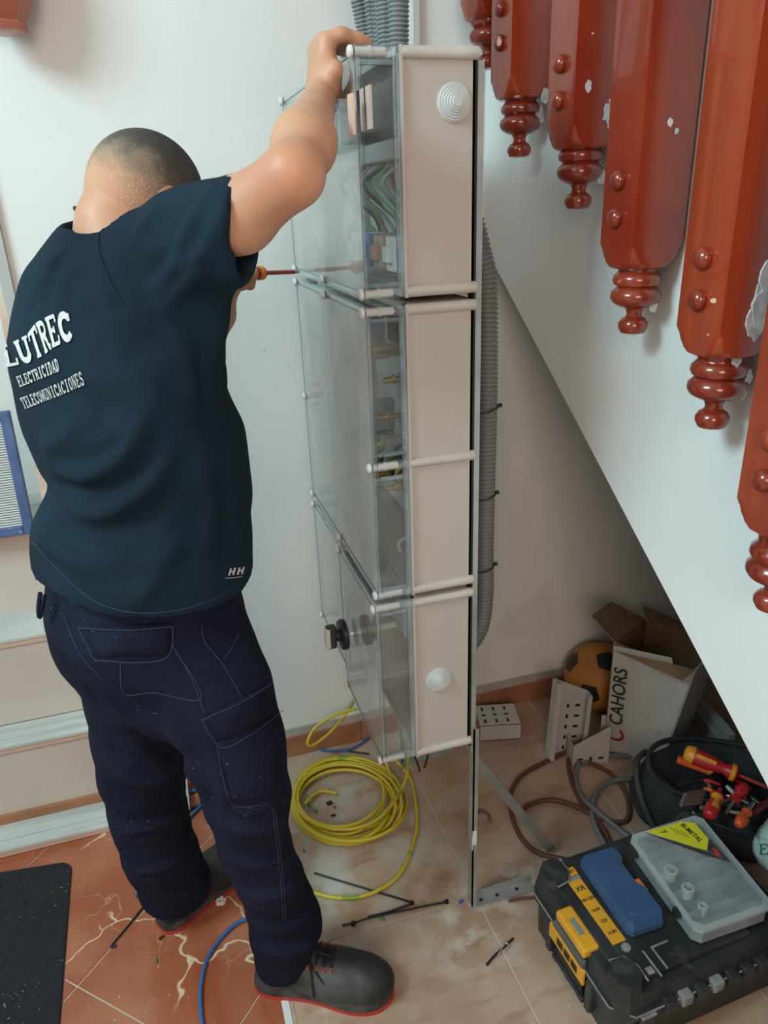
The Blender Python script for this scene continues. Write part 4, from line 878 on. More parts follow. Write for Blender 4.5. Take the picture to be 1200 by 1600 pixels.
tb('handle_recess', (-.001, .115, .030), (.02, .205, .075), M_dark); tb('side_handle', (-.006, .105, .024), (.006, .215, .036)); tb('handle_trim', (-.0075, .12, .028), (-.005, .15, .031), M_sil, .0005); tb('handle_trim', (-.0075, .165, .028), (-.005, .195, .031), M_sil, .0005)
# latch
lt = tb('latch', (-.003, .115, .136), (.034, .215, .1575), M_yel, .005, 'yellow latch with a small grey slot')
tb('latch_slot', (.010, .148, .157), (.022, .186, .1585), mat('slot_grey', (.2, .24, .22), .5), .0005, parent=lt)
tb('latch_plate', (-.008, .105, .078), (-.002, .225, .114), M_yel, .001, 'yellow printed strip under the latch')
for i, y_ in enumerate((.125, .150, .175)): tb('plate_print', (-.0088, y_, .088), (-.0078, y_+.020, .106), M_dark, 0)
tb('latch_rubber', (-.006, .113, .112), (.006, .217, .130), mat('rubber_grey', (.10, .10, .095), .6), .003)
# label strip on lid
tb('label_strip', (.055, .105, .1605), (.085, .268, .1618), M_yel, .0004, 'long yellow label strip with black print')
tb('label_head', (.055, .270, .1605), (.087, .290, .1618), M_yel, .0004); tb('label_grey', (.055, .258, .1612), (.086, .268, .1622), M_sil, 0)
Mt = TB@Matrix.Translation((.071, .280, .1621))
kids.append(text_obj('label_word', 'DEWALT', .0105, TB@Matrix.Translation((.071, .280, .1621))@Matrix.Rotation(PI, 4, 'Z')@Matrix.Rotation(PI, 4, 'Z'), M_dark, bold=.0003, xs=.55))
for j, wd_ in enumerate(('XR', '18V-20V', '14.4V', '12V', '10.8V')):
    kids.append(text_obj('label_word', wd_, (.016, .010, .009, .010, .009)[j], TB@Matrix.Translation((.070, .236-j*.027, .1622)), M_dark, bold=.0003))
tb('lid_groove', (.098, .020, .1605), (.102, .075, .1625), M_sil, .0005); tb('lid_groove', (.118, .028, .1605), (.122, .072, .1625), M_sil, .0005); tb('lid_groove', (.118, .072, .1605), (.158, .076, .1625), M_sil, .0005)
tb('lid_tab', (.080, .030, .1605), (.094, .044, .164), M_sil, .001); mb = MB(); mb.lathe([(.009, .159), (.009, .163), (.0001, .1635)], 18, TB@Matrix.Translation((.075, .092, 0))); kids.append(mb.build('lid_button', M_sil, None, 40))
mb = MB(); mb.lathe([(.009, .159), (.009, .163), (.0001, .1635)], 18, TB@Matrix.Translation((.065, .306, 0))); kids.append(mb.build('lid_button', M_sil, None, 40))
tb('lid_badge', (.165, .262, .1605), (.195, .290, .1625), M_yel, .0005, 'square yellow badge with black mark'); tb('badge_mark', (.172, .270, .1625), (.190, .275, .163), M_dark, 0); tb('badge_mark', (.176, .278, .1625), (.186, .283, .163), M_dark, 0)
for i in range(9):   # hinge knuckles on the near side
    x_ = .095+i*.036; tb('hinge_knuckle', (x_, -.010, .096), (x_+.024, .010, .122), [M_tb, M_sil][i % 2 if i < 5 else 0], .003)
for x_ in (.045, .40): tb('near_clip', (x_, -.006, .03), (x_+.03, .006, .108)); 
tb('clip_edge', (.044, -.007, .104), (.076, .004, .109), M_sil, .001)
place_children(root, kids)
# blue hard case on the lid
def onlid(x, y, z=.1625): return np.array((TB@Vector((x, y, z)))[:])
M_bc = mat('blue_case', (.035, .085, .19), .5, col2=(.05, .11, .23), scale=6, bump=.1, bscale=120)
c0, c1, c2, c3 = W(907, 1340, z=.185), W(957, 1325, z=.185), W(1042, 1432, z=.185), W(985, 1458, z=.185)
cx = (c0+c1+c2+c3)/4; ax = nrm((c3+c2)-(c0+c1)); ay = nrm(np.cross([0, 0, 1], ax)); Lc = np.linalg.norm((c3+c2)-(c0+c1))/2; Wc = (np.linalg.norm(c1-c0)+np.linalg.norm(c2-c3))/2
Mc = frame([cx[0], cx[1], .1645], ax, z=(0, 0, 1)); root = empty('drill_bit_case', (cx[0], cx[1], .1645), 'long blue plastic case with orange latch on the black toolbox', 'case'); kids = []
poly = [(-Lc/2, -Wc/2+.004), (-Lc/2+.004, -Wc/2), (Lc/2-.012, -Wc/2), (Lc/2, -Wc/2+.008), (Lc/2, Wc/2-.008), (Lc/2-.008, Wc/2), (Lc*.12, Wc/2), (Lc*.05, Wc/2-.010), (-Lc*.28, Wc/2-.010), (-Lc*.33, Wc/2), (-Lc/2+.008, Wc/2), (-Lc/2, Wc/2-.006)]
mb = MB(); mb.prism(poly, 0, .012, Mc); kids.append(mb.build('case_bottom', M_bc)); mb = MB(); mb.prism([(p[0]*.99, p[1]*.97) for p in poly], .0125, .030, Mc, taper=.95); kids.append(mb.build('case_lid', M_bc))
mb = MB(); mb.prism([(p[0]*.80, p[1]*.62) for p in poly], .029, .0315, Mc, taper=.97); kids.append(mb.build('raised_panel', M_bc))
mb = MB(); mb.box((-.002, Wc/2-.010, .004), (.030, Wc/2+.001, .028), Mc, b=.002); o = mb.build('latch', mat('orange_latch', (.72, .16, .03), .4), None); o['label'] = 'orange latch'; kids.append(o)
for t_ in (-.04, .02, .06): mb = MB(); mb.box((t_-.009, -Wc/2-.002, .009), (t_+.009, -Wc/2+.003, .017), Mc, b=.001); kids.append(mb.build('hinge', M_bc))
place_children(root, kids)
# translucent organiser lying on toolbox
M_org = clear('milky_plastic', (.88, .92, .93), rough=.35, base=.26, scratch=.25, hazecol=(.50, .56, .58))
M_orgl = clear('milky_edge', (.7, .75, .76), rough=.35, base=.60, scratch=.2, hazecol=(.52, .58, .60))
oz = .205
M_lidc = clear('milky_lid', (.95, .97, .98), rough=.25, base=.10, scratch=.35, hazecol=(.62, .68, .70))
q0, q1, q2, q3 = W(980, 1305, z=oz), W(1093, 1270, z=oz), W(1212, 1415, z=oz), W(1090, 1458, z=oz)
root = empty('organiser_box', tuple(q0*[1, 1, 0]+[0, 0, .165]), 'milky translucent organiser case with yellow triangular label', 'organiser box'); kids = []
P4 = np.array([q0, q1, q2, q3])[:, :2]; cen = P4.mean(0)
def rp(k, c=.014):
    out = []
    for i in range(4):
        p, a_, b_ = P4[i], P4[i-1], P4[(i+1) % 4]; p_ = cen+(p-cen)*k; out += [tuple(p_+nrm(a_-p)*c), tuple(p_+nrm(b_-p)*c)]
    return out
poly = rp(1.0); zb_ = .1655
mb = MB(); mb.prism(rp(.97), zb_, zb_+.002); n = 8
for i in range(8):
    a_, b_ = np.array(rp(.965)[i]), np.array(rp(.965)[(i+1) % 8]); slab([(*a_, zb_), (*b_, zb_), (*b_, oz-.008), (*a_, oz-.008)], .0015, mb)
kids.append(mb.build('tray', M_org, fix=False)); 
mb = MB()
for i in range(8):
    a_, b_, c_, d_ = [np.array(v) for v in (poly[i], poly[(i+1) % 8], rp(.90)[(i+1) % 8], rp(.90)[i])]; mb.prism([a_, b_, c_, d_], oz-.009, oz-.003)
kids.append(mb.build('rim', M_orgl)); mb = MB(); mb.prism(rp(.90), oz-.004, oz, taper=.985); kids.append(mb.build('lid', M_lidc))
for s_, rr in (((1048, 1360), .013), ((1075, 1388), .012), ((1098, 1416), .009)):
    c_ = W(*s_, z=.19); mb = MB(); mb.lathe([(rr, zb_+.004), (rr*1.05, oz-.012), (rr*.8, oz-.011), (rr*.75, zb_+.006)], 20, Matrix.Translation((c_[0], c_[1], 0))); kids.append(mb.build('round_cup', mat('milky_cup', (.55, .60, .58), .6), None, 40))
for k in range(4):
    f_ = .2+.2*k; a_ = P4[0]+(P4[3]-P4[0])*f_; b_ = P4[1]+(P4[2]-P4[1])*f_; a_ = a_+(b_-a_)*.06; b_ = b_-(b_-a_)*.06
    mb = MB(); slab([(*a_, zb_+.003), (*b_, zb_+.003), (*b_, oz-.012), (*a_, oz-.012)], .0012, mb); kids.append(mb.build('divider', M_orgl))
for k in range(7): f_ = .10+.022*k*(1 if k < 4 else 1)+(.55 if k > 3 else 0); p_ = P4[0]+(P4[3]-P4[0])*f_; mb = MB(); mb.box((p_[0]-.008, p_[1]-.003, oz-.022), (p_[0]+.002, p_[1]+.003, oz-.006), b=.001); kids.append(mb.build('hinge_tooth', M_tb))
M_yl = mat('yellow_label', (.68, .62, .03), .5)
tri = [W(*p, z=oz+.0008)[:2] for p in ((1013, 1331), (1048, 1324), (1085, 1285), (1094, 1284), (1105, 1297), (1112, 1320), (1108, 1338))]
tri = [W(*p, z=oz+.0008)[:2] for p in ((1009, 1299), (1063, 1284), (1085, 1285), (1107, 1311), (1105, 1328), (1088, 1324))]
mb = MB(); mb.prism(tri, oz+.0002, oz+.0009); lb = mb.build('yellow_label', M_yl); lb['label'] = 'yellow triangular label'; kids.append(lb)
tri2 = [W(*p, z=oz+.0012)[:2] for p in ((1006, 1300), (1104, 1330), (1108, 1312), (1142, 1347))]; mb = MB(); mb.prism([tri2[0], tri2[1], tri2[3], W(1095, 1334, z=oz)[:2]], oz+.0001, oz+.0006); mb.prism([W(*p, z=oz)[:2] for p in ((1105, 1329), (1107, 1311), (1141, 1347))], oz+.0001, oz+.0007); kids.append(mb.build('dark_label_edge', mat('dark_print', (.05, .045, .045), .5)))
mb = MB(); mb.prism([W(*p, z=oz)[:2] for p in ((1113, 1325), (1120, 1328), (1129, 1340), (1118, 1337))], oz+.0008, oz+.0013); kids.append(mb.build('red_mark', mat('red_print', (.45, .05, .05), .5)))
rd = nrm(W(1092, 1315, z=oz)-W(1066, 1292, z=oz)); pos = W(1080, 1301, z=oz+.0014)
kids.append(text_obj('label_word', 'BI-METAL', .0165, frame(pos, rd, z=(0, 0, 1)), M_print, bold=.0004, xs=.8)); kids.append(text_obj('label_word', '7', .02, frame(W(1036, 1300, z=oz+.0014), rd, z=(0, 0, 1)), M_print, bold=.0002))
for k in range(3): p_ = W(1070-8*k, 1303-2*k, z=oz+.0012); mb = MB(); mb.box((-.012, -.0006, 0), (.012, .0006, .0003), frame(p_, rd, z=(0, 0, 1))); kids.append(mb.build('fine_print', M_print))
place_children(root, kids)
# ---------------------------------------------------------------- tool bag with tools
M_bag = mat('black_bag_cloth', (.010, .011, .013), .85, col2=(.022, .024, .027), scale=10, bump=.6, bscale=160)
root = empty('tool_bag', (1.16, 1.18, 0), 'open black fabric tool bag crammed with tools under the stairs', 'tool bag'); kids = []
s = Sdf((.95, .93, -.02), (1.5, 1.42, .27), .008)
bgc = np.array([1.19, 1.17, .0]); Lx = nrm([1, -.55, 0]); Ly = nrm([.55, 1, 0]); Mr = np.array([Lx, Ly, [0, 0, 1]])
s.ell(bgc+[0, 0, .07], (.20, .15, .13), Mr, k=.03); s.ell(bgc+[.02, 0, .05], (.22, .16, .08), Mr, k=.03); s.ell(bgc+[0, 0, .19], (.165, .115, .11), Mr, k=.02, op='s'); s.cut((0, 0, .001), (0, 0, -1)); s.cut((0, 0, .165), (0, 0, 1)); s.cut((.80, 0, 0), (-1, 0, 0))
V, Q = s.mesh(); V = smooth_mesh(V, Q, 2); N_ = vnormals(V, Q); V = V+N_*np.array([noise.noise(Vector(v*14))*.008 for v in V])[:, None]; V[:, 2] = np.maximum(V[:, 2], .0005)
kids.append(quad_obj('bag_body', V, Q, M_bag))
hp = [bgc+Lx*a_+Ly*b_+np.array([0, 0, c_]) for a_, b_, c_ in ((-.17, .06, .14), (-.20, .0, .15), (-.19, -.07, .10), (-.14, -.13, .02))]; mb = MB(); mb.tube(spline(hp, 6), .008, 8); kids.append(mb.build('strap', mat('grey_strap', (.03, .03, .032), .7), None, 179))
th_ = np.linspace(0, 2*PI, 40, endpoint=False); mb = MB(); mb.tube([bgc+Lx*.172*math.cos(t)+Ly*.122*math.sin(t)+[0, 0, .155+.006*math.sin(3*t)] for t in th_], .007, 8, closed=True); kids.append(mb.build('rim_piping', M_bag, None, 179)); place_children(root, kids)
M_rh = mat('red_handle', (.40, .015, .02), .35); M_ory = mat('amber_handle', (.68, .26, .02), .35); M_oh = mat('orange_handle', (.62, .085, .02), .4); M_stl = mat('tool_steel', (.4, .4, .4), .3, .9); M_rs = mat('red_shaft', (.35, .03, .025), .4)
def driver(p, q, label, m1, m2, mshaft, L=.11, R=.016, shaft=.12, name='screwdriver', cat='screwdriver', tip=True):
    """p = butt end of the handle, q = direction point"""
    p = np.array(p, float); D = nrm(np.array(q)-p); M_ = zframe(p, D); root = empty(name, tuple(p), label, cat, 'screwdrivers'); kids = []
    mb = MB(); mb.lathe([(R*.5, 0), (R*.85, .004), (R, .014), (R*.96, L*.45), (R*.66, L*.68), (R*.62, L*.75), (R*.95, L*.86), (R*.9, L*.95), (R*.45, L)], 18, M_); kids.append(mb.build('handle', m1, None, 50))
    mb = MB(); mb.lathe([(R*.48, -.0012), (R*.87, .003), (R*1.03, .014), (R*1.04, .022), (R*.9, .023)], 18, M_); kids.append(mb.build('handle_cap', m2, None, 50))
    mb = MB(); mb.lathe([(R*.8, L*.84), (R*1.02, L*.86), (R*.98, L*.93), (R*.6, L*.95)], 18, M_); kids.append(mb.build('guard_ring', m2, None, 50))
    for k in range(3): a_ = k*2.1; mb = MB(); mb.box((-.0045, -.002, L*.2), (.0045, .0018, L*.58), M_@Matrix.Rotation(a_, 4, 'Z')@Matrix.Translation((0, R*.92, 0)), b=.0015); kids.append(mb.build('grip_inlay', m2))
    mb = MB(); mb.lathe([(.0042, L-.004), (.0042, L+shaft)], 10, M_); kids.append(mb.build('shaft', mshaft, None, 50))
    if tip: mb = MB(); mb.lathe([(.003, L+shaft), (.003, L+shaft+.012), (.0008, L+shaft+.015)], 8, M_); kids.append(mb.build('blade_tip', M_stl, None, 50))
    place_children(root, kids); return root
driver(W(1070, 1175, z=.225), W(1180, 1222, z=.20), 'big yellow and red screwdriver lying across the tool bag', M_rh, M_ory, M_rs, L=.125, R=.021, shaft=.13)
a_ = W(1058, 1186, z=.20); b_ = W(1112, 1206, z=.19); mb = MB(); D = nrm(b_-a_); mb.box((0, -.008, -.007), (np.linalg.norm(b_-a_), .008, .007), frame(a_, D, z=(0, 0, 1)), b=.003); tag(mb.build('plier_handle', M_oh), 'flat red orange handle below the big screwdriver', 'tool')
driver(W(1107, 1276, z=.185), W(1130, 1222, z=.19), 'amber and red screwdriver standing up in the tool bag', M_ory, M_rh, M_rs, L=.08, R=.015, shaft=.02, tip=False)
driver(W(1165, 1226, z=.19), W(1148, 1250, z=.175), 'dark red handled tool at the right of the bag', M_rh, M_rh, M_stl, L=.055, R=.014, shaft=.04, tip=False)
driver(W(1153, 1290, z=.18), W(1172, 1262, z=.185), 'short orange handled tool at the front of the bag', M_oh, M_oh, M_stl, L=.055, R=.012, shaft=.03, tip=False)
for k in range(4):
    a_ = W(1066+2*k, 1257-5*k, z=.18); b_ = W(1096+2*k, 1254-6*k, z=.165); mb = MB(); mb.tube([a_, b_], .0048, 10); mb.lathe([(.0052, -.004), (.0058, 0), (.0052, .003)], 10, zframe(a_, b_-a_))
    tag(mb.build('hex_key', M_stl, None, 50), ['lowest', 'second', 'third', 'topmost'][k]+' of the four silvery rods at the left in the bag', 'tool', 'silvery rods in the tool bag')
for k, (p_, q_, c_, lb) in enumerate((((1100, 1232), (1118, 1240), M_oh, 'small orange bit among the tools'), ((1105, 1225), (1112, 1236), M_stl, 'small steel bit among the tools'), ((1135, 1243), (1170, 1256), M_stl, 'steel plier jaws between the handles'), ((1140, 1268), (1170, 1278), mat('olive_handle', (.18, .15, .09), .5), 'olive brown tool handle at the bag front'), ((1060, 1228), (1120, 1215), M_dark, 'dark tool lying at the bag rear'), ((1090, 1218), (1125, 1226), M_rh, 'dark red handle deep in the bag'))):
    mb = MB(); a_ = W(*p_, z=.165); b_ = W(*q_, z=.165); mb.tube([a_, (a_+b_)/2+[0, 0, .004], b_], [.004, .006, .004], 8); tag(mb.build('hand_tool', c_, None, 60), lb, 'tool')
for k, (p_, q_, z_, rr, c_, lb) in enumerate((((1075, 1215), (1135, 1208), .175, .006, M_dark, 'black tool handle behind the orange flat handle'), ((1120, 1200), (1175, 1235), .17, .007, M_rh, 'dark red long handle right of the big screwdriver'), ((1095, 1262), (1120, 1262), .165, .006, mat('olive_handle', (.18, .15, .09), .5), 'olive tool end beside the silvery rods'),
        ((1125, 1255), (1165, 1240), .17, .0045, M_stl, 'steel shaft crossing behind the amber screwdriver'), ((1150, 1228), (1195, 1262), .165, .008, M_dark, 'black grip at the right side of the bag'), ((1175, 1270), (1205, 1250), .17, .009, mat('maroon_handle', (.14, .012, .015), .5), 'maroon handle at the far right of the bag'), ((1072, 1240), (1108, 1234), .17, .0045, mat('brown_handle', (.12, .06, .03), .6), 'brown handle left among the tools'), ((1112, 1285), (1150, 1300), .155, .005, M_dark, 'black rod at the front rim of the bag'), ((1135, 1228), (1150, 1243), .18, .005, mat('pale_bit', (.4, .38, .33), .5), 'pale connector between amber and red handles'))):
    mb = MB(); a_ = W(*p_, z=z_); b_ = W(*q_, z=z_-.01); mb.tube([a_, a_*.7+b_*.3, a_*.3+b_*.7, b_], [rr*.8, rr, rr*.9, rr*.6], 10); tag(mb.build('hand_tool', c_, None, 60), lb, 'tool')
# plastic bag at right edge
M_pb = mat('white_plastic_bag', (.50, .60, .57), .3, col2=(.40, .50, .48), scale=7, bump=1.0, bscale=22)
MATS['white_plastic_bag'].node_tree.nodes['Bump'].inputs['Distance'].default_value = .02
s = Sdf((1.02, .86, -.01), (1.5, 1.2, .33), .008); c = np.array([1.265, .955, .09]); s.ell(c, (.125, .10, .09), k=.03); s.ell(c+[.03, -.01, .09], (.07, .06, .11), k=.04); s.cap(c+[.02, .02, .1], c+[.09, 0, .2], .04, .015, k=.04); s.cut((0, 0, .001), (0, 0, -1))
V, Q = s.mesh(); V = smooth_mesh(V, Q, 1); N_ = vnormals(V, Q); V = V+N_*np.array([.040*(abs(noise.noise(Vector(v*8)))-.2)+.022*abs(noise.noise(Vector(v*19+np.array([3., 3., 3.])))) for v in V])[:, None]; V[:, 2] = np.maximum(V[:, 2], .0005)
pb = quad_obj('plastic_bag', V, Q, M_pb); tag(pb, 'white crinkled plastic bag with green print at the right edge', 'bag'); bv = bvh_of(V, Q)
def bagmap(u, v): return drape(bv, [(1186+16*u, 1335-16*v)], .0015)[0]
if drape(bv, [(1190, 1325)])[0] is not None: word_mesh('E', bagmap).build('printed_letter', mat('green_print', (.01, .22, .10), .5), pb, fix=False)
# ================================================================ PERSON
FD = nrm([.866, .5, 0]); LT = np.array([-.5, .866, 0]); RT = -LT; UP = np.array([0, 0, 1.])
M_skin = mat('skin', (.60, .31, .19), .5, col2=(.52, .25, .15), scale=9, detail=6, sss=.15, bump=.12, bscale=300)
def J(px, py, y): return W(px, py, y=y)
sR, eR, wR = J(290, 368, 1.10), J(459, 274, .95), J(504, 140, 1.18)
layers(M_skin, [dict(tex='noise', scale=6, lo=.3, hi=.6, col=(.55, .17, .10), sphere=(tuple(J(478, 300, .93)), .085, .08), amt=.55),
                dict(tex='noise', scale=160, lo=.56, hi=.62, col=(.22, .13, .09), stretch=(1, 1, .35), detail=2, sphere=(tuple((eR+wR)/2), .10, .05), amt=.35)])
M_tee = mat('navy_cotton', (.009, .020, .032), .9, col2=(.012, .027, .044), spec=.12, scale=5, bump=.5, bscale=500)
M_trs = mat('dark_navy_canvas', (.008, .010, .022), .9, spec=.12, col2=(.012, .015, .031), scale=7, detail=8, bump=.6, bscale=420)
layers(M_trs, [dict(tex='noise', scale=200, lo=.74, hi=.76, col=(.3, .3, .32), detail=1, mask=(4, .5, .6)), dict(tex='noise', scale=4, lo=.5, hi=.72, col=(.016, .022, .055), detail=6, amt=.6)])
M_stitch = mat('blue_stitching', (.032, .038, .078), .8)
hc = J(233, 316, 1.235)             # head centre
Fh = nrm(FD*.80+UP*-.52+LT*.10); Lh = nrm(LT+FD*.08); Lh = nrm(Lh-Fh*(Lh@Fh)); Uh = np.cross(Fh, Lh); Uh = Uh if Uh[2] > 0 else -Uh
Mh_ = np.array([Fh, Lh, Uh])
sL, eL, wL = J(205, 372, 1.345), J(300, 575, 1.42), J(345, 492, 1.485)
hipR, knR, anR = J(300, 1012, 1.12), J(384, 1250, 1.06), J(447, 1478, 1.088)
hipL, knL, anL = J(215, 1015, 1.28), J(232, 1240, 1.30), J(276, 1405, 1.345)
c7 = J(180, 392, 1.20); pel = J(230, 930, 1.20)
b = Sdf((-.42, .78, .03), (.42, 1.60, 1.80), .0045)
ch = J(190, 545, 1.2); ws = J(232, 760, 1.2)
for A_, B_, r1, r2 in ((c7, ch, .05, .11), (ch, ws, .12, .11), (ws, pel, .11, .12)): b.cap(A_, B_, r1, r2, k=.04, n=LT, sc=1.25)
b.cap(J(185, 415, 1.2), sR-[0, 0, .01], .036, .036, k=.03); b.cap(J(185, 410, 1.2), sL, .040, .044, k=.03)
# head
skb = hc-Uh*.055-Fh*.045
b.cap(c7+np.array([0, 0, -.02]), skb, .047, .045, k=.03); b.cap(c7+FD*.03, hc-Uh*.06, .048, .046, k=.03)
b.ell(hc+Fh*-.008+Uh*.006, (.084, .070, .080), Mh_, k=.02); b.ell(hc+Fh*.030-Uh*.035, (.066, .058, .070), Mh_, k=.03); b.ell(hc+Fh*.060-Uh*.085, (.028, .032, .022), Mh_, k=.03)
b.cap(hc+Fh*.088-Uh*.012, hc+Fh*.112-Uh*.045, .009, .0125, k=.014); b.cap(hc+Fh*.082+Lh*.04+Uh*.008, hc+Fh*.082-Lh*.04+Uh*.008, .010, .010, k=.012)
for s_ in (1, -1):
    b.ell(hc+Fh*.088+Lh*s_*.030-Uh*.008, (.012, .014, .010), Mh_, k=.008, op='s'); b.cap(hc+Fh*.092+Lh*s_*.016-Uh*.075, hc+Fh*.096-Uh*.073, .005, .007, k=.01)
    e0 = hc-Fh*.004+Lh*s_*.070-Uh*.022 if s_ > 0 else J(258, 317, 1.168)
    b.ell(e0, (.017, .008, .029), Mh_, k=.010); b.ell(e0+Lh*s_*.007+Fh*.002, (.009, .005, .017), Mh_, k=.004, op='s')
b.cap(hc+Fh*.102+Lh*.02-Uh*.070, hc+Fh*.102-Lh*.02-Uh*.070, .0025, .0025, k=.004, op='s')
# right arm
dU = nrm(eR-sR); fA = wR-eR
b.cap(sR-[0, 0, .01], J(375, 338, 1.02), .034, PR(52, J(375, 338, 1.02)), k=.02); b.cap(J(375, 336, 1.02), eR, PR(54, J(375, 336, 1.02)), PR(45, eR), k=.02); b.cap(eR, eR+fA*.35, PR(42, eR), PR(47, eR+fA*.3), k=.02); b.cap(eR+fA*.3, wR, PR(47, eR+fA*.3), PR(21, wR), k=.02)
kn = [np.array([.290-.001*i, 1.178+.0205*i, 1.706-.003*abs(i-1)]) for i in range(4)]
for i, K in enumerate(kn):
    b.cap(wR+np.array([0, .006*i-.008, 0]), K, .0155, .0115, k=.016)
    p1 = K+np.array([.022, 0, .006]); p2 = K+np.array([.046, 0, .003]); p3 = np.array([.350, K[1]+.002, 1.7015])
    if i == 0: p1 = K+np.array([.020, -.004, .008])
    b.cap(K, p1, .0108, .0098, k=.006); b.cap(p1, p2, .0098, .0088, k=.005); b.cap(p2, p3, .0088, .0078, k=.005)
tb0 = wR+np.array([.008, -.012, .020]); t1 = np.array([.292, 1.150, 1.665]); t2 = np.array([.305, 1.150, 1.690]); t3 = np.array([.325, 1.155, 1.700])
b.cap(tb0, t1, .016, .0125, k=.018); t2 = np.array([.304, 1.200, 1.640]); t3 = np.array([.304, 1.228, 1.626]); b.cap(wR+np.array([.006, 0, .012]), t2, .015, .0105, k=.015); b.cap(t2, t3, .0100, .0085, k=.006)
# left arm and the hand round the screwdriver
tip = np.array([.306, 1.590, 1.366]); grip0 = J(372, 428, 1.50); DS = nrm(tip-grip0); butt = tip-DS*.235
hl = tip-DS*.175
b.cap(sL, eL, .054, .043, k=.03); b.cap(eL, wL, .040, .025, k=.03)
pc = hl+np.array([-.02, .004, -.030]); b.cap(wL, pc, .024, .024, k=.02)
SX = nrm(np.cross(DS, UP)); SU = np.cross(SX, DS); SU = SU if SU[2] > 0 else -SU
for i in range(4):
    c_ = hl+DS*(.030-.020*i); R_ = .0245
    seq = [c_+(SX*math.cos(a_)+SU*math.sin(a_))*R_ for a_ in np.radians([-130, -60, 5, 70])]
    b.cap(wL*.35+pc*.65, seq[0], .016, .011, k=.012)
    for q in range(3): b.cap(seq[q], seq[q+1], .0098-.0006*q, .0092-.0006*q, k=.004)
b.cap(pc, hl+DS*.012-SX*.024+SU*.004, .014, .0105, k=.012); b.cap(hl+DS*.012-SX*.024+SU*.004, hl+DS*.048-SX*.012+SU*.020, .010, .0085, k=.005)
# legs inside the trousers
for H_, K_, A_ in ((hipR, knR, anR), (hipL, knL, anL)):
    b.cap(pel, H_, .10, .09, k=.03); b.cap(H_, K_, .085, .058, k=.03); b.cap(K_, A_, .056, .040, k=.03); b.cap(A_, A_*[1, 1, 0]+[0, 0, .055], .040, .036, k=.02)
V, Q = b.mesh(); V = smooth_mesh(V, Q, 1, .4)
person = empty('person', (float(pel[0]), float(pel[1]), 0), 'person in navy t-shirt and work trousers reaching up to the cabinet, seen from behind', 'person')
pk = []
body = quad_obj('body', V, Q, M_skin); pk.append(body)
for s_ in (1, -1):
    mb = MB(); mb.lathe([(.0105*math.sin(t), -.0105*math.cos(t)) for t in np.linspace(.01, PI-.01, 9)], 12, zframe(hc+Fh*.079+Lh*s_*.030-Uh*.008, Fh)); pk.append(mb.build('eye', mat('eye_white', (.7, .7, .68), .2), None, 179))
# hair: close-cropped shell fading towards the nape
M_hair = mat('cropped_hair', (.60, .31, .19), .75)
nt = M_hair.node_tree; N = nt.nodes.new; L = nt.links.new; tc = N('ShaderNodeTexCoord')
dn = N('ShaderNodeVectorMath'); dn.operation = 'DOT_PRODUCT'; ax_ = nrm(Uh*.85+Fh*.5+UP*.25); L(tc.outputs['Object'], dn.inputs[0]); dn.inputs[1].default_value = tuple(ax_)
nz = N('ShaderNodeTexNoise'); nz.inputs['Scale'].default_value = 45; nz.inputs['Detail'].default_value = 6; L(tc.outputs['Object'], nz.inputs['Vector'])
nz3 = N('ShaderNodeTexNoise'); nz3.inputs['Scale'].default_value = 420; L(tc.outputs['Object'], nz3.inputs['Vector'])
ma = N('ShaderNodeMath'); ma.operation = 'MULTIPLY_ADD'; L(nz.outputs['Fac'], ma.inputs[0]); ma.inputs[1].default_value = .05; L(dn.outputs['Value'], ma.inputs[2])
ma2 = N('ShaderNodeMath'); ma2.operation = 'MULTIPLY_ADD'; L(nz3.outputs['Fac'], ma2.inputs[0]); ma2.inputs[1].default_value = .035; L(ma.outputs[0], ma2.inputs[2])
z0_ = float(hc@ax_); mr = N('ShaderNodeMapRange'); mr.inputs['From Min'].default_value = z0_-.012; mr.inputs['From Max'].default_value = z0_+.112; L(ma2.outputs[0], mr.inputs['Value'])
cr = N('ShaderNodeValToRGB'); e = cr.color_ramp.elements; e[0].position = 0; e[0].color = (.57, .30, .185, 1); e[1].position = 1; e[1].color = (.018, .018, .016, 1)
x_ = e.new(.10); x_.color = (.56, .30, .185, 1); x_ = e.new(.36); x_.color = (.28, .19, .135, 1); x_ = e.new(.62); x_.color = (.075, .065, .052, 1); L(mr.outputs[0], cr.inputs['Fac']); L(cr.outputs['Color'], nt.nodes['Principled BSDF'].inputs['Base Color'])
bp = N('ShaderNodeBump'); bp.inputs['Strength'].default_value = .7; bp.inputs['Distance'].default_value = .002; L(nz3.outputs['Fac'], bp.inputs['Height']); L(bp.outputs['Normal'], nt.nodes['Principled BSDF'].inputs['Normal'])
h = Sdf(hc-.13, hc+.13, .004); h.ell(hc+Fh*-.009+Uh*.009, (.0875, .0735, .0835), Mh_, k=.0); h.cap(hc-Fh*.036-Uh*.045, hc-Fh*.030+Uh*.0, .046, .052, k=.02)
h.cut(hc-Uh*.052-Fh*.03, -Uh+Fh*.05); h.cut(hc+Fh*.075, Fh-Uh*.25)
for s_ in (1, -1): h.ell(hc-Fh*-.012+Lh*s_*.085-Uh*.030, (.036, .03, .036), Mh_, k=.01, op='s')
V2, Q2 = h.mesh(); V2 = smooth_mesh(V2, Q2, 1); pk.append(quad_obj('hair', V2, Q2, M_hair))
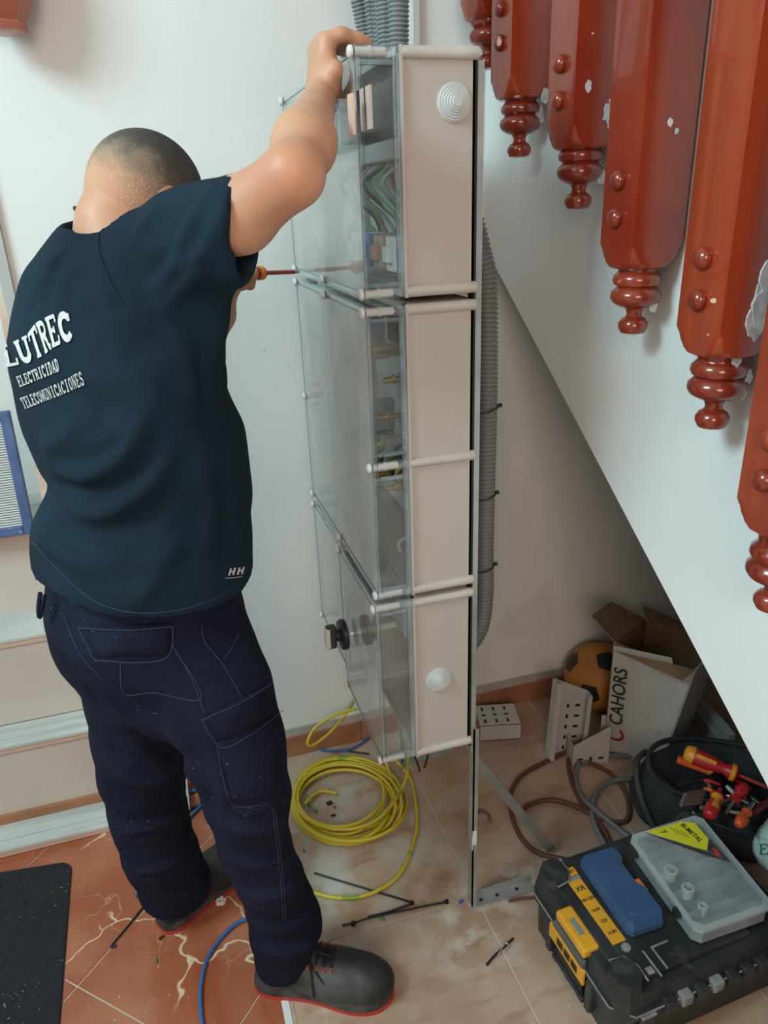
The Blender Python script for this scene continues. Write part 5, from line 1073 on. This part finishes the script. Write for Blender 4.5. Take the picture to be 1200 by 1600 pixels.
# ---------------------------------------------------------------- t-shirt
def cut_prim(prim, p, n):
    f, lo, hi = prim; n = nrm(n); p = np.array(p, float)
    return (lambda P: np.maximum(f(P), (P[0]-p[0])*n[0]+(P[1]-p[1])*n[1]+(P[2]-p[2])*n[2])), lo, hi
t = Sdf((-.48, .80, .84), (.32, 1.62, 1.62), .0065)
TS_ = [((150, 410), 52, 1.5), ((182, 455), 106, 1.3), ((186, 505), 135, 1.2), ((184, 560), 149, 1.15), ((199, 640), 148, 1.15), ((226, 700), 147, 1.15), ((243, 765), 138, 1.15), ((228, 850), 157, 1.12), ((228, 920), 154, 1.12), ((230, 1000), 154, 1.12)]
for (a_, ra, s1), (c_, rb, s2) in zip(TS_[:-1], TS_[1:]): A_, B_ = J(*a_, 1.2), J(*c_, 1.2); t.cap(A_, B_, PR(ra, A_), PR(rb, B_), k=.015, n=LT, sc=(s1+s2)/2)
t.cap(J(165, 412, 1.2), J(225, 405, 1.15), .052, .058, k=.025); t.cap(J(225, 405, 1.15), sR, .058, PR(60, sR), k=.025); t.cap(J(160, 408, 1.2), sL, .058, .058, k=.04); t.cap(J(150, 435, 1.2), J(118, 470, 1.22), .052, .068, k=.03)
D2 = nrm([1, -.42, -.22]); sE = J(378, 355, 1.03); sA = nrm(sE-sR)
t.add(cut_prim(cap_fn(sR, sE+sA*.05, PR(65, sR), PR(83, sE)), sE, D2), .025); t.add(cap_fn(J(330, 385, 1.075), J(300, 470, 1.13), .040, .05), .06)
t.add(cut_prim(cap_fn(J(335, 390, 1.06), J(400, 392, 1.02), .046, .036), sE+np.array([.002, 0, 0]), D2), .03)
t.cap(sE-sA*.004, sE+sA*.08, PR(58, sE), PR(66, sE), k=.001, op='s'); t.cap(J(355, 390, 1.04), J(410, 392, 1.01), .030, .032, k=.004, op='s')
DL = nrm(eL-sL); lE = sL+DL*.14; t.add(cut_prim(cap_fn(sL, lE+DL*.05, .075, .066), lE, DL), .04); t.add(cut_prim(cap_fn(J(330, 395, 1.33), J(373, 423, 1.40), .03, .017), J(374, 423, 1.40), nrm([1, .3, -.2])), .02)
# neck opening
t.cap(c7+np.array([.006, 0, .018]), hc-Uh*.04, .066, .070, k=.012, op='s')
# hollow hem
hz = .952; hc0 = J(228, 950, 1.2)
t.cut((hc0[0], hc0[1], hz), (-.17, .04, -1)); t.cap(hc0+[0, 0, .05], hc0+[0, 0, -.2], .150, .165, k=.004, n=LT, sc=1.12, op='s')
V, Q = t.mesh(); V = smooth_mesh(V, Q, 3); N_ = vnormals(V, Q)
V = V+N_*np.array([.0045*noise.noise(Vector((v[0]*9, v[1]*9, v[2]*6)))+.002*noise.noise(Vector(v*22)) for v in V])[:, None]
bv = bvh_of(V, Q); N_ = vnormals(V, Q)
for pts, w_, h_ in (([(81, 725), (124, 742), (161, 732), (195, 706), (221, 657), (232, 620)], .014, .013), ([(70, 745), (110, 765), (165, 765), (215, 735), (245, 690)], .013, -.008), ([(94, 785), (150, 804), (195, 785), (232, 755), (259, 717), (268, 680)], .014, .012),
                    ([(90, 820), (150, 832), (210, 820), (258, 785), (285, 735)], .014, -.007), ([(56, 834), (112, 875), (176, 901)], .013, .009), ([(180, 950), (225, 924), (262, 867), (275, 820)], .018, .010), ([(225, 474), (262, 429), (292, 388)], .012, .010), ([(240, 492), (285, 450), (320, 405)], .012, .009),
                    ([(232, 455), (260, 410), (278, 375)], .010, -.006), ([(273, 400), (300, 353), (322, 313)], .010, .009), ([(207, 377), (227, 350), (249, 328)], .009, .007), ([(300, 420), (330, 370), (345, 320)], .011, .008), ([(67, 489), (71, 447), (86, 410), (112, 385)], .008, .009), ([(180, 560), (230, 540), (300, 545)], .02, -.006), ([(250, 500), (290, 560), (300, 640)], .016, .005), ([(200, 600), (260, 640), (330, 700)], .016, .005), ([(300, 700), (330, 780), (320, 880)], .018, .007), ([(340, 760), (352, 830), (345, 900)], .014, -.006), ([(110, 700), (160, 690), (210, 640)], .012, .005), ([(150, 860), (220, 880), (290, 840)], .012, .006), ([(70, 815), (120, 850), (160, 860)], .010, -.006), ([(50, 500), (58, 455), (72, 425)], .009, -.004),
                    ([(92, 500), (98, 450), (120, 405)], .011, .005), ([(330, 480), (345, 560), (350, 640)], .016, .007), ([(310, 520), (318, 590), (330, 660)], .016, -.006), ([(110, 470), (160, 460), (190, 480)], .02, .006), ([(60, 700), (90, 690), (130, 650)], .014, .007), ([(75, 760), (70, 800), (110, 840)], .012, -.006)):
    L3 = drape_line(bv, pts, 0, 5)
    if len(L3) > 2: V = fold(V, N_, L3, w_, h_)
tee = quad_obj('t_shirt', V, Q, M_tee); pk.append(tee); bv = bvh_of(V, Q)
M_sh_print = mat('white_shirt_print', (.62, .62, .60), .7, col2=(.5, .5, .5), scale=150)
def lerp_pts(P, u):
    P = np.array(P, float); k = u*(len(P)-1); i = min(max(int(k), 0), len(P)-2); return P[i]+(P[i+1]-P[i])*(k-i)
def strip(base, top):
    def f(u, v):
        a_ = lerp_pts(base, u); c_ = lerp_pts(top, u); return drape(bv, [a_+(c_-a_)*v], .0022)[0]
    return f
pr1 = word_mesh('LUTREC', strip([(10, 573), (35, 568), (56, 562), (72, 553), (83, 543), (97, 536), (117, 528)], [(6, 541), (22, 536), (45, 524), (57, 508), (71, 499), (88, 491), (110, 489)]), 1.35).build('printed_word', M_sh_print, fix=False)
pr2 = word_mesh('ELECTRICIDAD', strip([(33, 604), (65, 591), (95, 579)], [(27, 589), (60, 575), (91, 560)]), 1.15).build('printed_word', M_sh_print, fix=False)
pr3 = word_mesh('TELECOMUNICACIONES', strip([(40, 639), (70, 627), (100, 615), (134, 600)], [(33, 622), (62, 611), (95, 597), (128, 580)])).build('printed_word', M_sh_print, fix=False)
GL['H'] = [([(.2, 0), (.3, 1)], .24), ([(.72, 0), (.82, 1)], .24), ([(.25, .5), (.77, .5)], .2)]
pr4 = word_mesh('HH', strip([(353, 899), (380, 896)], [(355, 888), (382, 885)])).build('printed_emblem', M_sh_print, fix=False)
mb = MB(); q = drape_line(bv, [(351, 903), (366, 902), (377, 900)], .0015, 4)
if len(q) > 2: mb.tube(q, .0005, 5); pr5 = mb.build('emblem_line', M_sh_print, fix=False); pr5.parent = tee
for o in (pr1, pr2, pr3, pr4): o.parent = tee
for pts in ([(128, 372), (150, 395), (160, 430), (172, 480), (185, 520)], ):
    q = drape_line(bv, [(158, 352), (155, 385), (168, 430), (195, 478)], .0006, 6)
    if len(q) > 3: mb = MB(); mb.tube(q, .0009, 5); o = mb.build('shoulder_seam', M_tee); o.parent = tee
for q_ in ([(50, 846), (100, 900), (150, 940), (210, 957), (280, 953), (340, 932), (372, 912)],):
    q = drape_line(bv, q_, .0004, 6)
    if len(q) > 3: mb = MB(); mb.tube(q, .0008, 5); o = mb.build('hem_seam', mat('tee_seam', (.02, .045, .07), .8)); o.parent = tee
# ---------------------------------------------------------------- trousers
g = Sdf((-.42, .86, .055), (.28, 1.52, 1.06), .0065)
def P3(px, py, y): return J(px, py, y)
TR = [((228, 900, 1.2), 138), ((228, 960, 1.2), 140), ((250, 1015, 1.19), 132)]
for (a_, ra), (c_, rb) in zip(TR[:-1], TR[1:]): A_, B_ = P3(*a_), P3(*c_); g.cap(A_, B_, PR(ra, A_), PR(rb, B_), k=.02, n=LT, sc=1.12)
RL = [((300, 1010, 1.12), 98), ((335, 1085, 1.085), 93), ((364, 1160, 1.07), 80), ((386, 1240, 1.06), 68), ((398, 1320, 1.06), 55), ((420, 1370, 1.065), 52), ((438, 1410, 1.075), 52), ((446, 1445, 1.085), 57), ((444, 1492, 1.09), 46)]
LL = [((200, 1005, 1.27), 92), ((226, 1085, 1.28), 90), ((222, 1150, 1.285), 78), ((222, 1210, 1.29), 66), ((232, 1270, 1.30), 60), ((250, 1330, 1.32), 57), ((274, 1380, 1.335), 54), ((284, 1408, 1.345), 50)]
for Z_ in (RL, LL):
    for (a_, ra), (c_, rb) in zip(Z_[:-1], Z_[1:]): A_, B_ = P3(*a_), P3(*c_); g.cap(A_, B_, PR(ra, A_)*.96, PR(rb, B_)*.96, k=.012)
g.ell(P3(388, 1190, 1.04), (.045, .04, .075), k=.04)
aR = P3(450, 1492, 1.09); aL = P3(280, 1405, 1.345)
V, Q = g.mesh(); V = smooth_mesh(V, Q, 3); N_ = vnormals(V, Q)
def trs_noise(v):
    z = v[2]; a_ = .0035 if z > .75 else .003
    f = noise.noise(Vector((v[0]*7+3, v[1]*7, z*17))); r_ = 1-abs(noise.noise(Vector((v[0]*5+9, v[1]*5, z*12+.35*v[0]*20))))*2.2
    return a_*f+.002*r_+(.003*noise.noise(Vector((v[0]*9, v[1]*9, z*38+v[0]*14+5))) if z < .3 else 0)
V = V+N_*np.array([trs_noise(v) for v in V])[:, None]; bv2 = bvh_of(V, Q); N_ = vnormals(V, Q)
for pts, w_, h_ in (([(352, 1285), (400, 1300), (450, 1275)], .012, .009), ([(345, 1335), (400, 1352), (455, 1335)], .012, .009), ([(365, 1390), (420, 1402), (470, 1375)], .012, .009), ([(390, 1440), (440, 1452), (495, 1420)], .010, .012), ([(402, 1478), (450, 1488), (500, 1462)], .009, .010), ([(395, 1458), (450, 1470), (500, 1442)], .008, -.008),
                    ([(70, 940), (100, 1000), (160, 1080), (240, 1140)], .014, .009), ([(110, 1040), (170, 1120), (250, 1170), (300, 1190)], .016, -.012), ([(150, 1000), (190, 1060), (250, 1110)], .014, .006), ([(165, 1200), (220, 1225), (290, 1200)], .013, .008), ([(180, 1300), (240, 1290), (300, 1262)], .013, .010), ([(205, 1365), (260, 1352), (310, 1330)], .011, .010),
                    ([(300, 1010), (340, 1040), (400, 1050)], .013, .006), ([(320, 1200), (370, 1240), (440, 1225)], .012, .007), ([(330, 1170), (345, 1220), (360, 1262), (420, 1262), (450, 1235)], .010, .008), ([(300, 1160), (320, 1230), (345, 1300)], .014, -.008), ([(160, 1130), (190, 1180), (260, 1200)], .013, -.006)):
    L3 = drape_line(bv2, pts, 0, 5)
    if len(L3) > 2: V = fold(V, N_, L3, w_, h_)
V[:, 2] = np.maximum(V[:, 2], .066)
trs = quad_obj('trousers', V, Q, M_trs); pk.append(trs); bv2 = bvh_of(V, Q)
for nm, quad, bl in (('pocket_flap', [(129, 979), (268, 974), (263, 1024), (156, 1027)], .006), ('pocket_flap', [(316, 1122), (416, 1070), (434, 1112), (348, 1162)], .010), ('pocket_panel', [(338, 1160), (432, 1118), (440, 1240), (366, 1256)], .004)):
    m_ = drape_patch(bv2, quad, 16, 9, 0, .0025, bl)
    if m_: o = m_.build(nm, M_trs, trs, 179)
for pts in ([(129, 979), (200, 983), (268, 975)], [(129, 979), (145, 1010), (157, 1027), (205, 1030), (255, 1025), (268, 1005), (268, 975)], [(188, 1036), (195, 1083), (240, 1082), (315, 1091), (276, 1018)], [(315, 976), (319, 1002), (349, 1040), (379, 1092)], [(372, 990), (360, 1015), (349, 1030)], [(317, 1122), (370, 1098), (418, 1068)], [(317, 1122), (332, 1146), (349, 1162), (390, 1143), (434, 1111)], [(339, 1164), (352, 1231), (369, 1259), (420, 1256)], [(424, 1261), (431, 1310), (439, 1385), (442, 1437)], [(428, 1261), (435, 1310), (443, 1385), (446, 1437)], [(100, 960), (125, 1020), (160, 1060)], [(270, 1010), (300, 1060), (320, 1115)]):
    q = drape_line(bv2, pts, .0012+.0078*(pts[0] in ((129, 979), (317, 1122))), 8)
    if len(q) > 3: mb = MB(); mb.tube(q, .0007, 5, cap=False); o = mb.build('stitching', M_stitch); o.parent = trs
mb = MB(); q = [J(63, 925, 1.13), J(60, 950, 1.12), J(62, 965, 1.12), J(66, 950, 1.12), J(70, 930, 1.12)]; mb.tube(spline(q, 4), .0035, 6); o = mb.build('tool_loop', M_trs, trs, 179)
mb = MB(); q = [J(112, 1045, 1.16), J(118, 1050, 1.16), J(126, 1040, 1.16)]; mb.tube(spline(q, 4), .004, 6); o = mb.build('tool_loop', M_trs, trs, 179)
mb = MB(); q = [J(362, 940, 1.10), J(366, 965, 1.09), J(363, 985, 1.09), J(358, 965, 1.10)]; mb.tube(spline(q, 4), .004, 6); o = mb.build('belt_loop', M_trs, trs, 179)
# ---------------------------------------------------------------- shoes
M_sho = mat('dusty_black_leather', (.016, .017, .017), .55, col2=(.085, .09, .09), scale=11, detail=10, bump=.7, bscale=70, mixlo=.40, mixhi=.72)
M_mid = mat('grey_midsole', (.022, .024, .024), .6, col2=(.075, .075, .07), scale=30); M_reds = mat('red_outsole', (.45, .035, .025), .5); M_eye = mat('orange_eyelet', (.42, .09, .05), .5); M_lace = mat('black_lace', (.012, .012, .013), .8)
def outline(L, w, grow=0.):
    pts = []; 
    for x_, hw in ((0, .010), (.004, .022), (.02, .034), (.05, .038), (.10, .035), (.14, .038), (.19, .047), (.23, .048), (.262, .038), (.280, .020), (.286, .006)): pts.append((x_*L/.286, hw*w))
    up_ = [(x+(grow if x > .14*L/.286 else -grow)*0+ (x-.143)*grow*7, h_+grow) for x, h_ in pts]; return spline([(x, -y) for x, y in up_]+[(x, y) for x, y in up_[::-1]], 3, True)
def shoe(heel, toe, label, lift=0., laces=True):
    D = nrm(toe-heel); M_ = frame([heel[0], heel[1], .0005], D, z=(0, 0, 1)); root = empty('safety_shoe', (heel[0], heel[1], 0), label, 'shoe', 'pair of black work shoes'); kids = []
    o = outline(.286, 1.03, .002); mb = MB(); mb.prism(o, 0, .009, M_); kids.append(mb.build('outsole', M_reds, None, 30))
    o = outline(.284, 1.04, .001); mb = MB(); mb.prism(o, .009, .031, M_, taper=.992); kids.append(mb.build('midsole', M_mid, None, 30))
    s = Sdf((-.01, -.07, .01), (.31, .07, .17), .004)
    s.ell((.215, 0, .040), (.072, .0475, .046), k=.02); s.ell((.235, 0, .036), (.050, .043, .034), k=.02); s.ell((.050, 0, .040), (.050, .036, .050), k=.03); s.cap((.17, 0, .045), (.075, 0, .075), .042, .040, k=.03); s.cap((.060, 0, .05), (.054, 0, .118), .040, .040, k=.02); s.cap((.10, 0, .04), (.17, 0, .04), .036, .042, k=.03)
    s.cap((.052, 0, .125), (.052, 0, .16), .034, .034, k=.006, op='s'); s.cut((0, 0, .022), (0, 0, -1)); s.cut((0, 0, .128), (0, 0, 1))
    V, Q = s.mesh(); V = smooth_mesh(V, Q, 2); N_ = vnormals(V, Q); V = V+N_*np.array([.0015*noise.noise(Vector(v*30)) for v in V])[:, None]
    for P_, w_, h_ in (([(.165, -.05, .03), (.155, -.03, .075), (.15, 0, .088), (.155, .03, .075), (.165, .05, .03)], .005, -.003), ([(.26, -.035, .035), (.272, 0, .036), (.26, .035, .035)], .006, .002), ([(.10, -.045, .03), (.085, -.04, .07), (.07, -.036, .11)], .004, -.002)): V = fold(V, N_, P_, w_, h_)
    Vw = V@np.array(M_.to_3x3()).T+np.array(M_.translation); kids.append(quad_obj('upper', Vw, Q, M_sho)); bw = bvh_of(V, Q)
    def top(x, y):
        h_ = bw.ray_cast(Vector((x, y, .3)), Vector((0, 0, -1))); return np.array(h_[0]) if h_[0] else np.array([x, y, .09])
    T_ = lambda p: np.array((M_@Vector(p))[:])
    if laces:
        rows = [.105, .121, .137, .153, .168]
        for i, x_ in enumerate(rows):
            P_ = [top(x_, y_)+[0, 0, .0035] for y_ in np.linspace(-.024, .024, 7)]; mb = MB(); mb.tube([T_(p) for p in P_], .0026, 6); kids.append(mb.build('lace', M_lace, None, 179))
            if i < 4: P_ = [top(x_+(.016)*f_, -.022+.044*f_)+[0, 0, .0055] for f_ in np.linspace(0, 1, 6)]; mb = MB(); mb.tube([T_(p) for p in P_], .0024, 6); kids.append(mb.build('lace', M_lace, None, 179))
            for sg in (1, -1):
                p = top(x_, sg*.027); mb = MB(); mb.box((x_-.003, sg*.027-.005, p[2]-.003), (x_+.003, sg*.027+.005, p[2]+.0025), M_, b=.001); kids.append(mb.build('eyelet', M_eye))
        for P_ in ([(.112, 0, .108), (.13, -.018, .130), (.160, -.022, .128), (.165, -.010, .108), (.140, 0, .100)], [(.11, 0, .108), (.10, -.03, .125), (.085, -.045, .120), (.09, -.038, .10), (.112, -.01, .104)], [(.112, 0, .107), (.128, -.030, .095), (.134, -.046, .065), (.136, -.050, .038)], [(.112, 0, .106), (.135, -.03, .09), (.165, -.045, .062)]):
            mb = MB(); mb.tube([T_(p) for p in spline(P_, 6)], .0024, 6); kids.append(mb.build('lace', M_lace, None, 179))
    return root, kids
r1, k1 = shoe(W(403, 1528, z=.0), W(622, 1556, z=.0), 'dusty black work shoe with red sole, nearer foot')
place_children(r1, k1)
h2 = W(252, 1452, z=0); t2 = W(352, 1372, z=0); D_ = nrm(t2-h2)
r2, k2 = shoe(h2, h2+D_*.2, 'black work shoe with red sole edge, rear foot', laces=False); place_children(r2, k2)
place_children(person, pk)
# pencil behind the ear, screwdriver in the left hand
M_pen = mat('pencil_yellow', (.60, .45, .03), .4); a_ = J(117, 326, 1.27); e_ = hc+Lh*.086-Uh*.01
mb = MB(); mb.tube([a_, e_+Fh*.03], .0036, 6); pen = mb.build('pencil', M_pen); tag(pen, 'yellow pencil tucked behind the far ear', 'pencil'); mb = MB(); D_ = nrm(e_-a_); mb.tube([a_-D_*.001, a_+D_*.003], .0039, 6); o = mb.build('pencil_end', M_dark); o.parent = pen
driver(butt, tip, 'red and yellow screwdriver held against the cabinet bolt', M_rh, M_ory, M_rs, L=.142, R=.0135, shaft=.078)
# spare: drop unused meshes
for m_ in list(bpy.data.meshes):
    if not m_.users: bpy.data.meshes.remove(m_)
